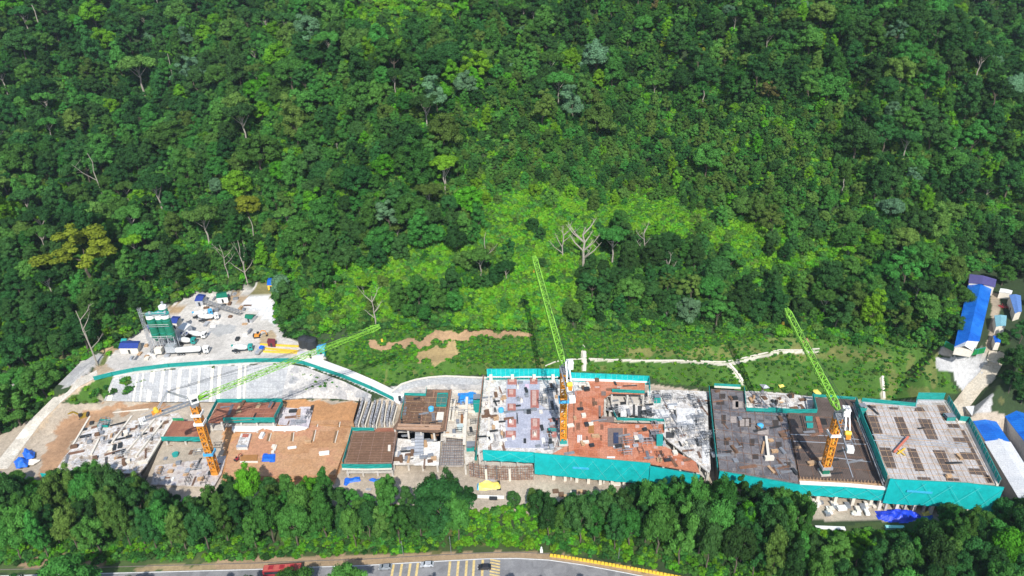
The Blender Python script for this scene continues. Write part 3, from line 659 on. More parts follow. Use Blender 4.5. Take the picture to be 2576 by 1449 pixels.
for k in range(len(sp)):
    x,y=sp[k]; u,v=su[k],sv[k]
    if not(-80<u<2660 and v>-60 and v<1500): continue
    if (i1[k] or i2[k] or d3[k]<.8): continue
    if y>syf[k]+1:
        br=any(inpoly(u+26*math.sin(x*.23+y*.11),v-8+16*math.sin(x*.31-y*.17),p) for p in BRIGHT)
        if k>=nb0 and not br: continue
        if v<200 and not br and rnd.random()<.5: continue
        if br:
            m2=math.sin(x*.31)*math.sin(y*.37); ci=pick([(0,.50),(4,.24),(1,.18),(2,.08)]) if m2>-.3 else pick([(1,.5),(0,.3),(2,.2)]); s=rnd.choice((.9,1.1,1.4,1.8,2.3))+.25*m2
        else:
            if rnd.random()<.25: continue
            ci=pick([(0,.16),(1,.44),(3,.24),(2,.16)]); s=rnd.uniform(1.0,2.2)
    elif y>syb[k]+1.5 or (su[k]<340 and y>200 and sc_[k][1]>sc_[k][0]*1.15):
        if sc_[k][1]<sc_[k][0]*1.15 or sc_[k][0]>.2: continue
        cl=math.sin(x*.11+1)*math.sin(y*.2+x*.03)
        if rnd.random()<.05+.3*cl: continue
        ci=pick([(0,.35),(1,.45),(2,.18),(3,.12)]); s=rnd.uniform(.3,.7) if su[k]>330 else rnd.uniform(.6,1.4)
    elif se[k]+4.2<y<sb[k]:
        if rnd.random()<.1: continue
        ci=pick([(0,.3),(1,.5),(3,.2)]) if not any(inpoly(u,v,p) for p in SH_OPEN) else pick([(0,.7),(1,.3)]); s=rnd.uniform(.6,1.3)
    else: continue
    UP_.append((x,y,float(sz[k])-.1)); UI.append(ci*3+rnd.randrange(3)); US.append(s)
scatter('undergrowth',SCOL,UP_,UI,US,[rnd.uniform(0,6.28) for _ in UP_],'low bright green shrubs and ground cover on the slopes','undergrowth')
print('shrubs',len(UP_))
# bare trunks and dead trees: foot pixel, top pixel, branchy?
def bare(foot,topv,br,lb,r=.45,offy=0):
    q=hit(*foot,3); z0=q.z-1; zt_=heightat(q.x,q.y,topv); h=zt_-z0; rg=random.Random(int(foot[0])); mb=MB()
    o=thing('bare_tree',(q.x,q.y,z0),lb,'dead tree','bare trees among the forest')
    a=Vector((q.x,q.y,z0)); seg=6; pts=[a]
    for i in range(seg): pts.append(Vector((q.x+rg.uniform(-.5,.5)*(i/3),q.y+rg.uniform(-.3,.3),z0+h*(i+1)/seg)))
    for i in range(seg): mb.tube(pts[i],pts[i+1],r*(1-.65*i/seg),PBARK,7,r*(1-.65*(i+1)/seg))
    mb.build('trunk',o)
    if br:
        for k in range(br):
            mb=MB(); i=rg.randint(2,seg-1); s=pts[i]; an=rg.uniform(0,6.28); L=h*rg.uniform(.22,.4); m1=s+Vector((math.cos(an)*L*.6,math.sin(an)*L*.3,L*.5)); e=m1+Vector((math.cos(an)*L*.4,math.sin(an)*L*.2,L*.5))
            mb.tube(s,m1,r*.5,PBARK,6,r*.32); mb.tube(m1,e,r*.32,PBARK,5,r*.1)
            for j in range(3):
                f=m1.lerp(e,j/3); mb.tube(f,f+Vector((rg.uniform(-1,1),rg.uniform(-1,1),rg.uniform(.3,1)))*L*.35,r*.18,PBARK,4,.04)
            mb.build('branch',o)
for f_,t_,br,lb,r in (((109,96),12,0,'pale leafless trunk slanting at the top left corner',.55),((445,236),135,0,'thin pale trunk high on the left slope',.42),((640,600),545,0,'slim white trunk below the lime green tree',.4),
  ((262,505),385,1,'bare trunk at the far left of mid forest',.4),((243,912),782,4,'tall thin dead tree beside the grey road',.38),((622,712),605,5,'grey dead tree above the blue and yellow tent',.4),((575,700),615,4,'smaller grey dead tree left of the tent',.3),
  ((1467,672),572,9,'large bare white dead tree in the dark cluster',.75),((1415,650),578,6,'smaller dead tree left of the large bare one',.4),((1620,640),575,6,'pale leafless tree right of the large bare one',.4),((1680,700),640,3,'thin dead trunk above the right jib',.35),
  ((1222,655),585,2,'pale stem in the bright green slope',.3),((945,812),745,5,'leafless grey tree beyond the left jib tip',.4),((1121,492),420,0,'long bare trunk under the umbrella shaped tree',.5),
  ((1768,265),220,0,'white trunk high on the right slope',.4),((2118,490),450,0,'pale trunk low on the right slope',.4),((2385,430),370,0,'thin pale trunk near the right edge',.4),((60,700),0,0,'',0)):
    if lb: bare(f_,t_,br,lb,r)
#PART3
# ================================================================ slopes, haul roads
def strip(name,Lp,Rp,mat,label=None,cat=None,kind=None,th=.12):
    mb=MB(); mb.loft(Lp,Rp,mat); return tag(mb.build(name),label,cat,None,kind)
def densify(pl,n=4):
    out=[]
    for a,b_ in zip(pl[:-1],pl[1:]): out+=[a.lerp(b_,i/n) for i in range(n)]
    return out+[pl[-1]]
SHOT=patchy('shotcrete',[(.33,.34,.35),(.39,.40,.41),(.45,.455,.45)],.18,.95,.4,0,(1.6,1.6),(.28,.285,.29),.06,1.5)
SHOTW=patchy('pale_shotcrete',[(.28,.29,.30),(.42,.41,.40),(.55,.53,.49)],.16,.95,.4,fine=1.2)
top=[P(*q) for q in [(283,952,17.6),(337,941,17.8),(425,931,18),(530,923,18),(644,918,18),(727,916,18),(770,924,17.4),(866,960,13.2),(935,993,9)]]
bot=[P(*q) for q in [(261,1008,9),(325,1010,8.6),(430,1011,7.6),(530,1011,7),(630,1010,6.6),(707,1006,6.4),(760,1002,6.4),(846,1003,6.2),(930,1012,6)]]
o=thing('retaining_slope',bot[4],'grey shotcrete slope with pale vertical drains below the teal fence','retaining slope')
def sub(pl,a,b_,n=8): return [pl[0].lerp(pl[1],0)]
def atl(pl,u):      # point on a polyline by its photo column
    us=[proj(*q)[0] for q in pl]
    for i in range(len(pl)-1):
        if us[i]<=u<=us[i+1]: return pl[i].lerp(pl[i+1],(u-us[i])/(us[i+1]-us[i]))
    return pl[0] if u<us[0] else pl[-1]
mb=MB(); mb.loft(top[:6],bot[:6],SHOT); mb.build('grey_face',o)
mb=MB(); mb.loft(top[5:],bot[5:],SHOTW); mb.build('pale_face',o)
for ub,ut,w_ in ((268,287,12),(333,345,4),(350,359,4),(368,380,10),(398,408,7),(421,426,6),(440,450,8),(470,478,4),(495,500,5),(527,532,6),(545,549,8),(596,600,9),(612,616,4)):
    a,b_=atl(top,ut),atl(bot,ub); a2,b2=atl(top,ut+w_),atl(bot,ub+w_); mb=MB(); off=Vector((0,-.12,.12)); e=[q+off for q in (a,a2,b2,b_)]; e2=[q-off*1.0 for q in (a,a2,b2,b_)]
    mb.add(e+e2,[(3,2,1,0),(0,1,5,4),(1,2,6,5),(2,3,7,6),(3,0,4,7)],CREAM); mb.build('drain_strip',o)
o=thing('retaining_slope',P(1100,990,6),'pale grey shotcrete slope above the upper brown deck','retaining slope')
t2=[P(*q) for q in [(985,985,9),(1010,966,11),(1045,955,12.4),(1080,949,12.8),(1120,946,12.8),(1170,948,12.6),(1228,951,12.5)]]
b2=[P(*q) for q in [(990,1003,6),(1020,1001,5.8),(1060,993,5.6),(1090,991,5.6),(1130,990,5.4),(1175,990,5.4),(1230,992,5.4)]]
mi=[a.lerp(b_,.45) for a,b_ in zip(t2,b2)]
mb=MB(); mb.loft(t2,mi,SHOT); mb.build('grey_face',o); mb=MB(); mb.loft(mi,b2,SHOTW); mb.build('pale_face',o)
mb=MB()
for a,b_ in zip(t2[:-1],t2[1:]): mb.beam(a,b_,.7,.4,CREAM)
mb.build('crest_drain',o)
HAUL=patchy('haul_gravel',[(.48,.44,.37),(.60,.56,.48),(.68,.64,.57)],.12,.95,.3,fine=1.5); CREAMR=patchy('ramp_concrete',[(.66,.65,.62),(.74,.73,.70),(.78,.77,.75)],.1,.9,.15)
def ribbon(name,pl,hw,mat,lift=.12):
    pl=densify([Vector(q) for q in pl],5); a=offs(pl,-hw); b_=offs(pl,hw)
    mb=MB(); mb.loft([p+Vector((0,0,lift)) for p in a],[p+Vector((0,0,lift)) for p in b_],mat); return tag(mb.build(name),kind='structure')
ribbon('haul_road',ROADS[0][0],3.1,HAUL); ribbon('concrete_ramp',ROADS[1][0],3.0,CREAMR); ribbon('access_road',ROADS[2][0],2.7,patchy('access_concrete',[(.46,.39,.30),(.56,.49,.38),(.6,.54,.44)],.12,.9,.2,fine=1.5)); ribbon('gravel_road',ROADS[3][0],2.8,patchy('grey_gravel',[(.30,.30,.30),(.40,.40,.39),(.48,.47,.45)],.15,.95,.3,fine=2))
# terrace drain on the grass slope and stepped chutes
def drain(name,px,off,wd,mat,label):
    pl=[hit(u,v,0) for u,v in px]; mb=MB()
    pl=[Vector((q.x,q.y,q.z+off)) for q in pl]
    for a,b_ in zip(pl[:-1],pl[1:]): mb.beam(a,b_,wd,.35,mat)
    return solo(mb,name,label,'drain')
drain('terrace_drain',[(1372,925),(1395,912),(1420,906),(1480,906),(1580,908),(1700,910),(1820,914),(1850,908),(1900,897),(1960,886),(2010,884),(2060,884)],.2,.45,CREAM,'long pale concrete terrace drain crossing the grassy slope')
drain('stepped_chute',[(1834,916),(1845,930),(1858,945),(1868,966)],.25,1.0,CREAM,'short pale stepped chute running down from the terrace drain')
drain('drain_chute',[(1469,870),(1470,890),(1471,912),(1470,935)],.2,1.5,CONC,'wide grey drain chute beside the centre crane cab')
drain('drain_chute',[(2219,950),(2221,975),(2223,1008)],.25,.9,CREAM,'narrow pale chute above the right light deck')
# ================================================================ nets, fences
def netwall(pts,lo,hi,mat,seg=1.4,wav=.12,seed=0):
    rg=random.Random(seed); mb=MB()
    for a,b_ in zip(pts[:-1],pts[1:]):
        a=Vector(a);b_=Vector(b_); n=max(1,int((b_-a).length/seg)); d=(b_-a).normalized(); nr=Vector((d.y,-d.x,0))
        rows=[]
        for j in range(4):
            rows.append([a.lerp(b_,i/n)+nr*(rg.uniform(-wav,wav) if 0<i<n else 0)+Vector((0,0,lo+(hi-lo)*j/3)) for i in range(n+1)])
        vs=[q for r_ in rows for q in r_]; k=n+1; fs=[(j*k+i,j*k+i+1,(j+1)*k+i+1,(j+1)*k+i) for j in range(3) for i in range(n)]
        mb.add(vs,fs,mat)
    return mb
def posts(pts,lo,hi,step,w_,mat):
    mb=MB()
    for a,b_ in zip(pts[:-1],pts[1:]):
        a=Vector(a);b_=Vector(b_); n=max(1,int((b_-a).length/step))
        for i in range(n+1):
            q=a.lerp(b_,i/n); mb.box((q.x,q.y,q.z+(lo+hi)/2),(w_,w_,hi-lo),mat)
    return mb
def rails(pts,zs,w_,mat):
    mb=MB()
    for z in zs:
        for a,b_ in zip(pts[:-1],pts[1:]): mb.beam(Vector(a)+Vector((0,0,z)),Vector(b_)+Vector((0,0,z)),w_,w_,mat)
    return mb
def fence(px,h,mat,label,name='safety_fence',group=None,step=3):
    pts=[P(*q) for q in px]; o=thing(name,pts[len(pts)//2],label,'fence',group)
    netwall(pts,0,h,mat,1.5,.1,len(label)).build('netting',o); posts(pts,0,h+.2,step,.12,TEALP).build('posts',o); rails(pts,(h+.05,),.14,TEALP).build('top_rail',o); return o
fence([(238,957,18),(283,946,18),(337,935,18),(425,924,18),(530,917,18),(644,911,18),(727,911,18),(766,918,17.6),(866,952,14),(935,981,10.5),(990,1008,8)],1.9,NETD,'long dark teal mesh fence along the crest of the grey shotcrete slope')
fence([(2375,872,26),(2400,885,26),(2440,895,26),(2475,888,26)],2.6,paint('green_hoarding',(.01,.20,.05),.6),'solid green hoarding curving below the blue dormitory',name='hoarding')
# ================================================================ building blocks under construction
def ang(c,z,p,q):
    a,b_=TP(c,z,p,q); return math.atan2(b_.y-a.y,b_.x-a.x)
def block(name,label,cat,c,pts,z,z0,mat,th=.5,colstep=6.5,floors=(),edge_mat=None,colmat=CONC):
    pw=TP(c,z,*pts); cx=sum(p.x for p in pw)/len(pw); cy=sum(p.y for p in pw)/len(pw)
    o=thing(name,(cx,cy,z0),label,cat); o['_p']=0; del o['_p']
    mb=MB(); mb.prism([(p.x,p.y) for p in pw],z-th,z,mat); mb.build('deck',o)
    k=0; n=len(pw)
    for i in range(n):
        a,b_=pw[i],pw[(i+1)%n]; L=(b_-a).length; m_=max(1,round(L/colstep))
        for j in range(m_):
            q=a.lerp(b_,j/m_); q=q+(Vector((cx,cy,z))-q).normalized()*.9
            if k<60 and z-th-z0>1:
                mb=MB(); mb.box((q.x,q.y,(z0+z-th)/2-.25),(.7,.7,z-th-z0+.5),colmat); mb.build('column',o); k+=1
    for fz in floors:
        mb=MB(); mb.prism([((p.x-cx)*.985+cx,(p.y-cy)*.985+cy) for p in pw],fz-.35,fz,CONC); mb.build('lower_floor',o)
    if edge_mat:
        mb=MB()
        for i in range(n):
            a,b_=pw[i],pw[(i+1)%n]; mb.beam(Vector((a.x,a.y,z+.08)),Vector((b_.x,b_.y,z+.08)),.8,.25,edge_mat)
        mb.build('edge_beam',o)
    return o,pw
def stitched(root,px,lo,hi,mat=NET,seed=1,banner=None):
    """safety net hung on a building edge; px = deck-edge pixels at height z"""
    netwall(px,lo,hi,mat,1.6,.16,seed).build('safety_net',root)
    rails(px,(hi+.05,),.16,TEALP).build('net_rail',root)
def zigzag(root,a,b_,lo,hi,n,mat):
    mb=MB(); a=Vector(a);b_=Vector(b_); d=(b_-a).normalized(); o=Vector((d.y,-d.x,0))*.22
    for i in range(n):
        p=a.lerp(b_,i/n)+o; q=a.lerp(b_,(i+.8)/n)+o; r_=a.lerp(b_,min(1,(i+1.15)/n))+o; s_=a.lerp(b_,(i+.3)/n)+o
        mb.beam(p+Vector((0,0,hi)),q+Vector((0,0,lo)),.08,.05,mat); mb.beam(r_+Vector((0,0,hi)),s_+Vector((0,0,lo)),.08,.05,mat)
    mb.build('net_lacing',root)
LACE=paint('net_lace',(.14,.60,.58),.7)
def quadslab(c,z,quads,mat,name,root,th=.05,lift=.0):
    for q in quads:
        mb=MB(); pw=TP(c,z,*q); mb.prism([(p.x,p.y) for p in pw],z+lift,z+lift+th,mat); mb.build(name,root)
def rect(x,y,w_,h): return [(x,y),(x+w_,y),(x+w_,y+h),(x,y+h)]
def barlines(c,z,lines,mat,w_,name,root,h=.12):
    mb=MB()
    for p,q in lines:
        a,b_=TP(c,z,p,q); mb.beam(a+Vector((0,0,h/2)),b_+Vector((0,0,h/2)),w_,h,mat)
    mb.build(name,root)
def lerp2(a,b_,t): return (a[0]+(b_[0]-a[0])*t,a[1]+(b_[1]-a[1])*t)
def bilin(q,s,t): return lerp2(lerp2(q[0],q[1],s),lerp2(q[3],q[2],s),t)
def gridbars(c,z,q,ns,nt_,mat,w_,name,root,h=.1,jit=0):
    L=[(bilin(q,i/ns,0),bilin(q,i/ns,1)) for i in range(ns+1)]+[(bilin(q,0,i/nt_),bilin(q,1,i/nt_)) for i in range(nt_+1)]
    barlines(c,z,L,mat,w_,name,root,h)
a1=ang('H',15,(1150,925),(2080,968)); a0=ang('H',10,(285,890),(1100,950))
DECKL=patchy('light_formwork',[(.36,.31,.27),(.46,.43,.41),(.53,.51,.50),(.58,.56,.56)],.16,.9,.2,-a1,(1.25,.62),(.22,.17,.13),.05,2.2)
DECKD=patchy('dark_formwork',[(.05,.035,.028),(.08,.058,.048),(.12,.09,.075)],.2,.85,.25,-a1,(.6,.6),(.16,.12,.10),.05,2.2)
DECKG=patchy('charcoal_rebar_deck',[(.09,.085,.09),(.14,.135,.145),(.20,.19,.20),(.27,.24,.22)],.25,.85,.4,-a0,(.5,3.0),(.07,.06,.065),.05,2.0)
DECKR=patchy('red_formwork_deck',[(.38,.11,.05),(.50,.17,.08),(.58,.25,.15),(.46,.17,.09)],.13,.85,.25,-a1,(2.4,1.2),(.30,.11,.07),.04,1.8)
DECKB=patchy('blue_grey_formwork',[(.36,.38,.45),(.42,.44,.52),(.50,.51,.57)],.2,.85,.2,-a1,(1.2,1.2),(.34,.35,.42),.05,2.0)
DECKW=patchy('white_cluttered_slab',[(.26,.24,.22),(.46,.43,.40),(.62,.60,.57),(.72,.70,.67),(.52,.45,.36)],.35,.9,.4,fine=1.6)
DECKN=patchy('brown_steel_deck',[(.12,.07,.045),(.18,.11,.07),(.24,.15,.10)],.2,.85,.3,-a1,(1.5,.75),(.10,.06,.04),.06,2.0)
DECKO=patchy('orange_brown_deck',[(.22,.08,.05),(.32,.12,.07),(.38,.16,.09)],.15,.85,.25,0,(2.2,1.1),(.20,.08,.05),.05,2.0)
SLABC=patchy('cream_slab',[(.44,.38,.30),(.58,.52,.43),(.68,.63,.55)],.25,.9,.3,fine=1.6)
EARTH=patchy('brown_earth',[(.38,.19,.09),(.46,.25,.12),(.52,.30,.16),(.50,.25,.14)],.06,.95,.5,fine=1.3)
# --- east block, upper deck
o,pw=block('building_frame','rightmost unfinished block with a light timber deck and dark rectangular pits','building','H',[(868,218),(1350,262),(1368,203),(1608,208),(1715,395),(1800,405),(2080,968),(1145,922),(1095,905)],15,0,DECKL,floors=(10,5))
DP=[[(890,330),(990,335),(1050,505),(965,500)],[(1145,345),(1230,350),(1305,530),(1215,525)],[(1365,365),(1480,370),(1555,555),(1455,550)],[(1010,625),(1115,630),(1175,820),(1085,815)],[(1265,630),(1350,640),(1435,845),(1345,840)],[(1500,650),(1610,655),(1700,865),(1600,855)],[(1685,535),(1800,540),(1820,590),(1705,590)],[(1750,670),(1860,675),(1895,740),(1770,735)],[(1825,815),(1950,820),(1990,880),(1845,870)],[(1345,258),(1410,260),(1440,300),(1335,295)],[(1100,258),(1190,262),(1190,282),(1115,280)],[(1540,240),(1610,240),(1690,385),(1600,380)],[(1630,410),(1740,415),(1760,450),(1650,445)],[(1360,895),(1480,900),(1490,925),(1365,920)],[(1620,905),(1740,910),(1750,935),(1625,930)],[(905,240),(980,245),(985,268),(915,262)]]
quadslab('H',15,DP,DECKD,'dark_panel',o,.03,.004)
quadslab('H',15,[[(1990,880),(2020,880),(2060,950),(2030,950)],[(1760,470),(1790,470),(2040,950),(2005,950)]],DECKD,'dark_edge_strip',o,.03,.006)
gridbars('H',15,[(880,240),(1700,250),(2060,960),(1110,915)],16,13,TIMB,.10,'batten_lines',o,.10)
barlines('H',15.1,[((950,510),(1820,590)),((945,560),(1850,640)),((1000,540),(1830,615))],SILV,.35,'white_walkway',o,.1)
e=TP('H',15,(1100,905),(1150,912),(1800,945),(2135,985)); f=[q+Vector((0,-.9,0)) for q in e]
stitched(o,f,-10.6,.6,NET,3); zigzag(o,f[1],f[3],-9.5,-.2,4,LACE)
for i_ in range(7):
    q_=f[0].lerp(f[3],i_/6.3); mb=MB(); mb.box((q_.x,q_.y+1.4,2.2),(1.1,1.1,4.4),CREAM); mb.build('front_column',o)
mb=MB(); a,b_=f[1].lerp(f[3],.13)+Vector((0,-.3,-3.9)),f[1].lerp(f[3],.37)+Vector((0,-.3,-3.9)); mb.beam(a,b_,.06,.9,LBLUE); mb.build('banner',o)
e=TP('H',15,(1615,205),(1722,392),(1805,402),(2085,975)); stitched(o,[q+Vector((.8,0,0)) for q in e],-.4,2.6,NETD,4); posts([q+Vector((.6,0,0)) for q in e],-.3,2.6,2.2,.12,SILV).build('net_posts',o); rails([q+Vector((.3,0,0)) for q in e],(.15,),.7,CREAM).build('edge_board',o)
e=TP('H',15,(1365,200),(1612,204)); stitched(o,[q+Vector((0,.8,0)) for q in e],-.5,3.2,NETD,5); rails(e,(.2,),.6,SILV).build('edge_board',o)
e=TP('H',15,(860,215),(1350,262),(1362,200)); stitched(o,[q+Vector((0,.6,0)) for q in e],-.5,1.6,NETD,6); rails(e,(.15,),.35,SILV).build('edge_board',o)
e=TP('H',15,(812,190),(880,380),(950,545),(1095,905)); stitched(o,[q+Vector((-.5,0,0)) for q in e],-1.6,1.4,NETD,7); rails([q+Vector((-.9,0,0)) for q in e],(-3.2,-1.7),.3,SILV).build('edge_board',o)
mb=netwall([q+Vector((.35,0,0)) for q in TP('H',15,(870,230),(1098,900))],-6,-.6,DARK,3,.02); mb.build('shade_coloured_wall',o)  # dark sheet: the shaded gap beside the deck is put into its colour
# --- dark brown deck with the right crane
o,pw=block('building_frame','dark brown rebar deck carrying the base of the right crane','building','H',[(180,303),(440,312),(420,170),(800,190),(868,360),(1105,950),(290,905)],10,0,DECKD,floors=(5,))
gridbars('H',10,[(190,310),(860,390),(1080,960),(290,900)],6,5,REBAR,.12,'batten_lines',o,.1)
barlines('H',10.1,[((205,508),(560,520)),((560,520),(860,560)),((680,620),(775,900)),((600,720),(940,760)),((230,570),(900,600))],SILV,.32,'steel_walkway',o,.1)
quadslab('H',10,[[(285,335),(315,335),(355,490),(325,490)],[(470,360),(540,365),(540,420),(490,420)]],paint('pit_shade_black',(.02,.02,.02),.9),'pit_shade_sheet',o,.03,.004)  # flat black sheets on the deck; the pits' shade is their colour
quadslab('H',10,[[(430,350),(465,350),(505,490),(465,490)]],DECKO,'red_panel',o,.25,.004)
quadslab('H',10,[[(340,350),(405,352),(405,388),(345,385)],[(350,412),(410,412),(410,450),(355,450)]],TEALP,'teal_hatch',o,.6,.004)
e=TP('H',10,(285,945),(700,965),(1108,1000)); f=[q+Vector((0,-.4,0)) for q in e]; stitched(o,f,-5.6,-.1,NET,8); zigzag(o,f[0],f[2],-5.2,-.6,4,LACE)
for i_ in range(5):
    q_=f[0].lerp(f[2],(i_+.3)/5); mb=MB(); mb.box((q_.x,q_.y+1.4,2.2),(1.1,1.1,4.4),CREAM); mb.build('front_column',o)
mb=MB(); a,b_,c_,d_=TP('H',10,(285,905),(1105,952),(1108,1000),(285,945)); mb.prism([(q.x,q.y) for q in (a,b_,c_,d_)],9.4,9.7,TIMB); mb.build('edge_formwork',o)
rails([q+Vector((0,-.15,0)) for q in e],(.0,),.9,WHITE).build('white_edge_board',o)
posts(TP('H',10,(290,915),(1100,960)),-.4,1.1,1.1,.16,TIMB).build('edge_posts',o)
e=TP('H',10,(0,300),(280,318),(445,315),(410,165)); stitched(o,[q+Vector((0,.3,0)) for q in e],-.3,1.8,NETD,9)
e=TP('H',10,(405,160),(800,190)); stitched(o,[q+Vector((0,.3,0)) for q in e],-.3,.9,NETD,10)
# --- charcoal deck
o,pw=block('building_frame','charcoal grey rebar deck left of the right crane','building','G',[(955,352),(1285,372),(1300,580),(1700,598),(1835,1290),(1040,1158)],10.02,0,DECKG,floors=(5,))
qs=[rect(1060,610,45,90),rect(1225,640,130,90),rect(1085,840,50,70),rect(1340,850,50,70),rect(1370,1000,60,50),rect(1110,960,50,50),rect(1010,470,80,40),rect(1600,880,60,60),rect(1570,660,60,70),rect(1680,1080,70,50),rect(1230,890,50,50),rect(1040,400,60,50)]
quadslab('G',10.02,qs,paint('opening_shade_dark',(.05,.04,.035),.9),'opening_shade_sheet',o,.03,.004)  # flat dark sheets; shade inside the openings is put into colour
quadslab('G',10.02,[rect(1245,655,45,70),rect(1300,655,35,70),rect(1150,630,60,60),rect(1170,470,60,80),rect(1420,760,110,45),rect(1200,480,70,60)],paint('pale_panel',(.34,.29,.26),.9,0,.3),'pale_panel',o,.2,.004)
gridbars('G',10.02,[(960,360),(1690,420),(1830,1280),(1040,1150)],9,8,REBAR,.10,'rebar_lines',o,.12)
e=TP('G',10,(948,345),(985,720),(1035,1160)); stitched(o,[q+Vector((-.5,0,0)) for q in e],-1.0,1.3,NETD,11); netwall([q+Vector((-.2,0,0)) for q in e],-8,-1.0,DARK,4,.02).build('shade_coloured_wall',o)  # lower sheet is coloured dark to carry the shadow strip at this edge
e=TP('G',10,(990,335),(1250,348)); stitched(o,[q+Vector((0,.4,0)) for q in e],-.2,1.5,NETD,12); rails(e,(.2,),.6,CREAM).build('edge_board',o)
e=TP('G',10,(1285,360),(1305,570),(1700,590),(2010,590)); stitched(o,e,-.2,1.5,NETD,13)
e=TP('G',10,(1040,1165),(1835,1300)); stitched(o,[q+Vector((0,-.5,0)) for q in e],-5,.3,NET,14)
# --- back yard behind the charcoal deck
o,pw=block('floor_slab','pale cluttered lower slab behind the charcoal deck','slab','G',[(1290,355),(1730,400),(1960,430),(2010,590),(1700,600),(1305,575)],5.5,2,DECKW)
# --- red deck
o,pw=block('building_frame','large red formwork deck right of the centre crane','building','F',[(1365,278),(2008,315),(2000,438),(1640,428),(1560,485),(1552,655),(1495,735),(1700,765),(2212,770),(2218,850),(2060,900),(2215,1010),(2560,1180),(2600,1290),(2040,1192),(1560,1142),(1000,1092),(1160,1000),(1172,560),(1245,408),(1360,400)],14,0,DECKR,floors=(9,4.5),edge_mat=None)
quadslab('F',14,[rect(1600,815,165,200),rect(1500,690,170,60),rect(1500,570,25,140),rect(1530,415,50,45)],paint('grey_brown_panel',(.19,.14,.12),.9,0,.3),'grey_panel',o,.12,.004)
quadslab('F',14,[rect(1662,870,55,115)],paint('navy_pit',(.03,.045,.10),.8),'stair_pit',o,.3,.1)
quadslab('F',14,[rect(1390,755,60,115)],paint('ochre_panel',(.33,.15,.04),.8),'ochre_panel',o,.15,.004)
quadslab('F',14,[rect(1255,755,45,75),rect(1430,485,30,90),rect(1295,525,30,105),rect(1365,900,20,60),rect(1515,890,25,60),rect(1520,770,35,60),rect(1225,520,14,330),rect(1780,815,30,70),rect(1160,1010,16,60)],paint('brown_slot',(.20,.09,.05),.9,0,.3),'floor_slot',o,.03,.006)
quadslab('F',14,[rect(1270,895,14,75),rect(1289,895,14,75),rect(1308,895,12,75),rect(1660,1012,180,14),rect(1590,1130,90,10)],WHITE,'white_beam',o,.35,.004)
gridbars('F',14,[(1370,285),(2000,320),(1990,430),(1380,420)],8,3,paint('red_batten',(.52,.24,.18),.8),.08,'batten_lines',o,.07)
gridbars('F',14,[(1240,420),(1550,500),(1560,1135),(1010,1085)],6,9,paint('red_batten2',(.50,.22,.15),.8),.07,'batten_lines',o,.07)
quadslab('F',14,[rect(2050,840,110,120)],paint('dark_grey_pit',(.10,.09,.10),.8),'stair_pit',o,.03,.004)
quadslab('F',14,[rect(2130,905,70,105)],TEALP,'teal_hatch',o,1.1,.04)
PINK=paint('pink_board',(.50,.33,.28),.85,0,.25)
rg=random.Random(5)
quadslab('F',14,[rect(x,y,rg.uniform(20,60),rg.uniform(12,40)) for x,y in [(1900,780),(1880,860),(1950,900),(2060,1060),(2150,1100),(2250,1120),(1880,960),(2100,1010),(2330,1150),(2400,1180),(1460,360),(1700,360),(1860,340),(2000,790),(2120,790)]],PINK,'loose_board',o,.12,.02)
e=[q+Vector((0,-.8,0)) for q in TP('F',14,(800,1078),(1010,1098),(1560,1145),(2060,1190))]; e0=e; stitched(o,e,-9.6,.5,NET,15); zigzag(o,e[1],e[3],-8.6,-.4,5,LACE)
e=[q+Vector((0,-.8,0)) for q in TP('F',14,(2060,1205),(2600,1300))]; stitched(o,e,-9,-.2,NET,16)
for i_ in range(9):
    q_=e0[1].lerp(e0[3],i_/8); mb=MB(); mb.box((q_.x,q_.y+1.2,2.2),(1.1,1.1,4.6),CREAM); mb.build('front_column',o)
mb=MB(); a,b_=TP('F',14,(1215,1115),(1450,1130)); mb.beam(a+Vector((0,-1.1,-4.6)),b_+Vector((0,-1.1,-4.6)),.06,.9,LBLUE); mb.build('banner',o)
e=[q+Vector((0,.6,0)) for q in TP('F',14,(1195,290),(1580,305),(2050,330),(2060,450))]; stitched(o,e,-1,3.4,NET,17); posts(e,-.5,3.5,2,.14,LACE).build('net_posts',o); rails(TP('F',14,(1195,290),(1580,302),(2050,318)),(.4,),.7,WHITE).build('edge_board',o)
e=TP('F',14,(1645,425),(2000,440)); stitched(o,e,.1,1.6,NETD,18); e=TP('F',14,(1660,650),(1700,730),(2210,745),(2215,860)); stitched(o,e,.1,1.3,NETD,19)
# --- blue-grey deck
o,pw=block('building_frame','blue grey formwork deck with red column squares left of the centre crane','building','F',[(255,288),(1365,283),(1355,398),(1240,405),(1168,560),(1155,1000),(1000,1088),(600,1062),(238,1048),(180,1095)],13,0,DECKW,floors=(8.5,4),edge_mat=None)
quadslab('F',13,[[(500,300),(985,300),(990,820),(945,1035),(480,1030)]],DECKB,'blue_grey_sheet',o,.25,.004)
quadslab('F',13,[[(860,300),(1060,300),(1060,700),(860,560)]],DECKW,'cluttered_sheet',o,.05,.27)
rs=[rect(510,290,100,55),rect(755,285,80,55),rect(510,400,90,80),rect(760,410,90,190),rect(510,560,90,75),rect(510,730,95,80),rect(490,855,110,65),rect(765,720,95,110),rect(760,840,100,110),rect(970,720,90,100),rect(965,870,80,50)]
quadslab('F',13,rs,paint('red_square',(.38,.15,.12),.85,0,.3),'column_formwork',o,.35,.28)
quadslab('F',13,[rect(a+18,b_+14,c_-45,max(12,d_-35)) for (a,b_),(_1,_2),(c2,d2),_3 in [(q[0],q[1],q[2],q[3]) for q in rs] for c_,d_ in [(c2-a,d2-b_)]],PINK,'column_cap',o,.3,.64)
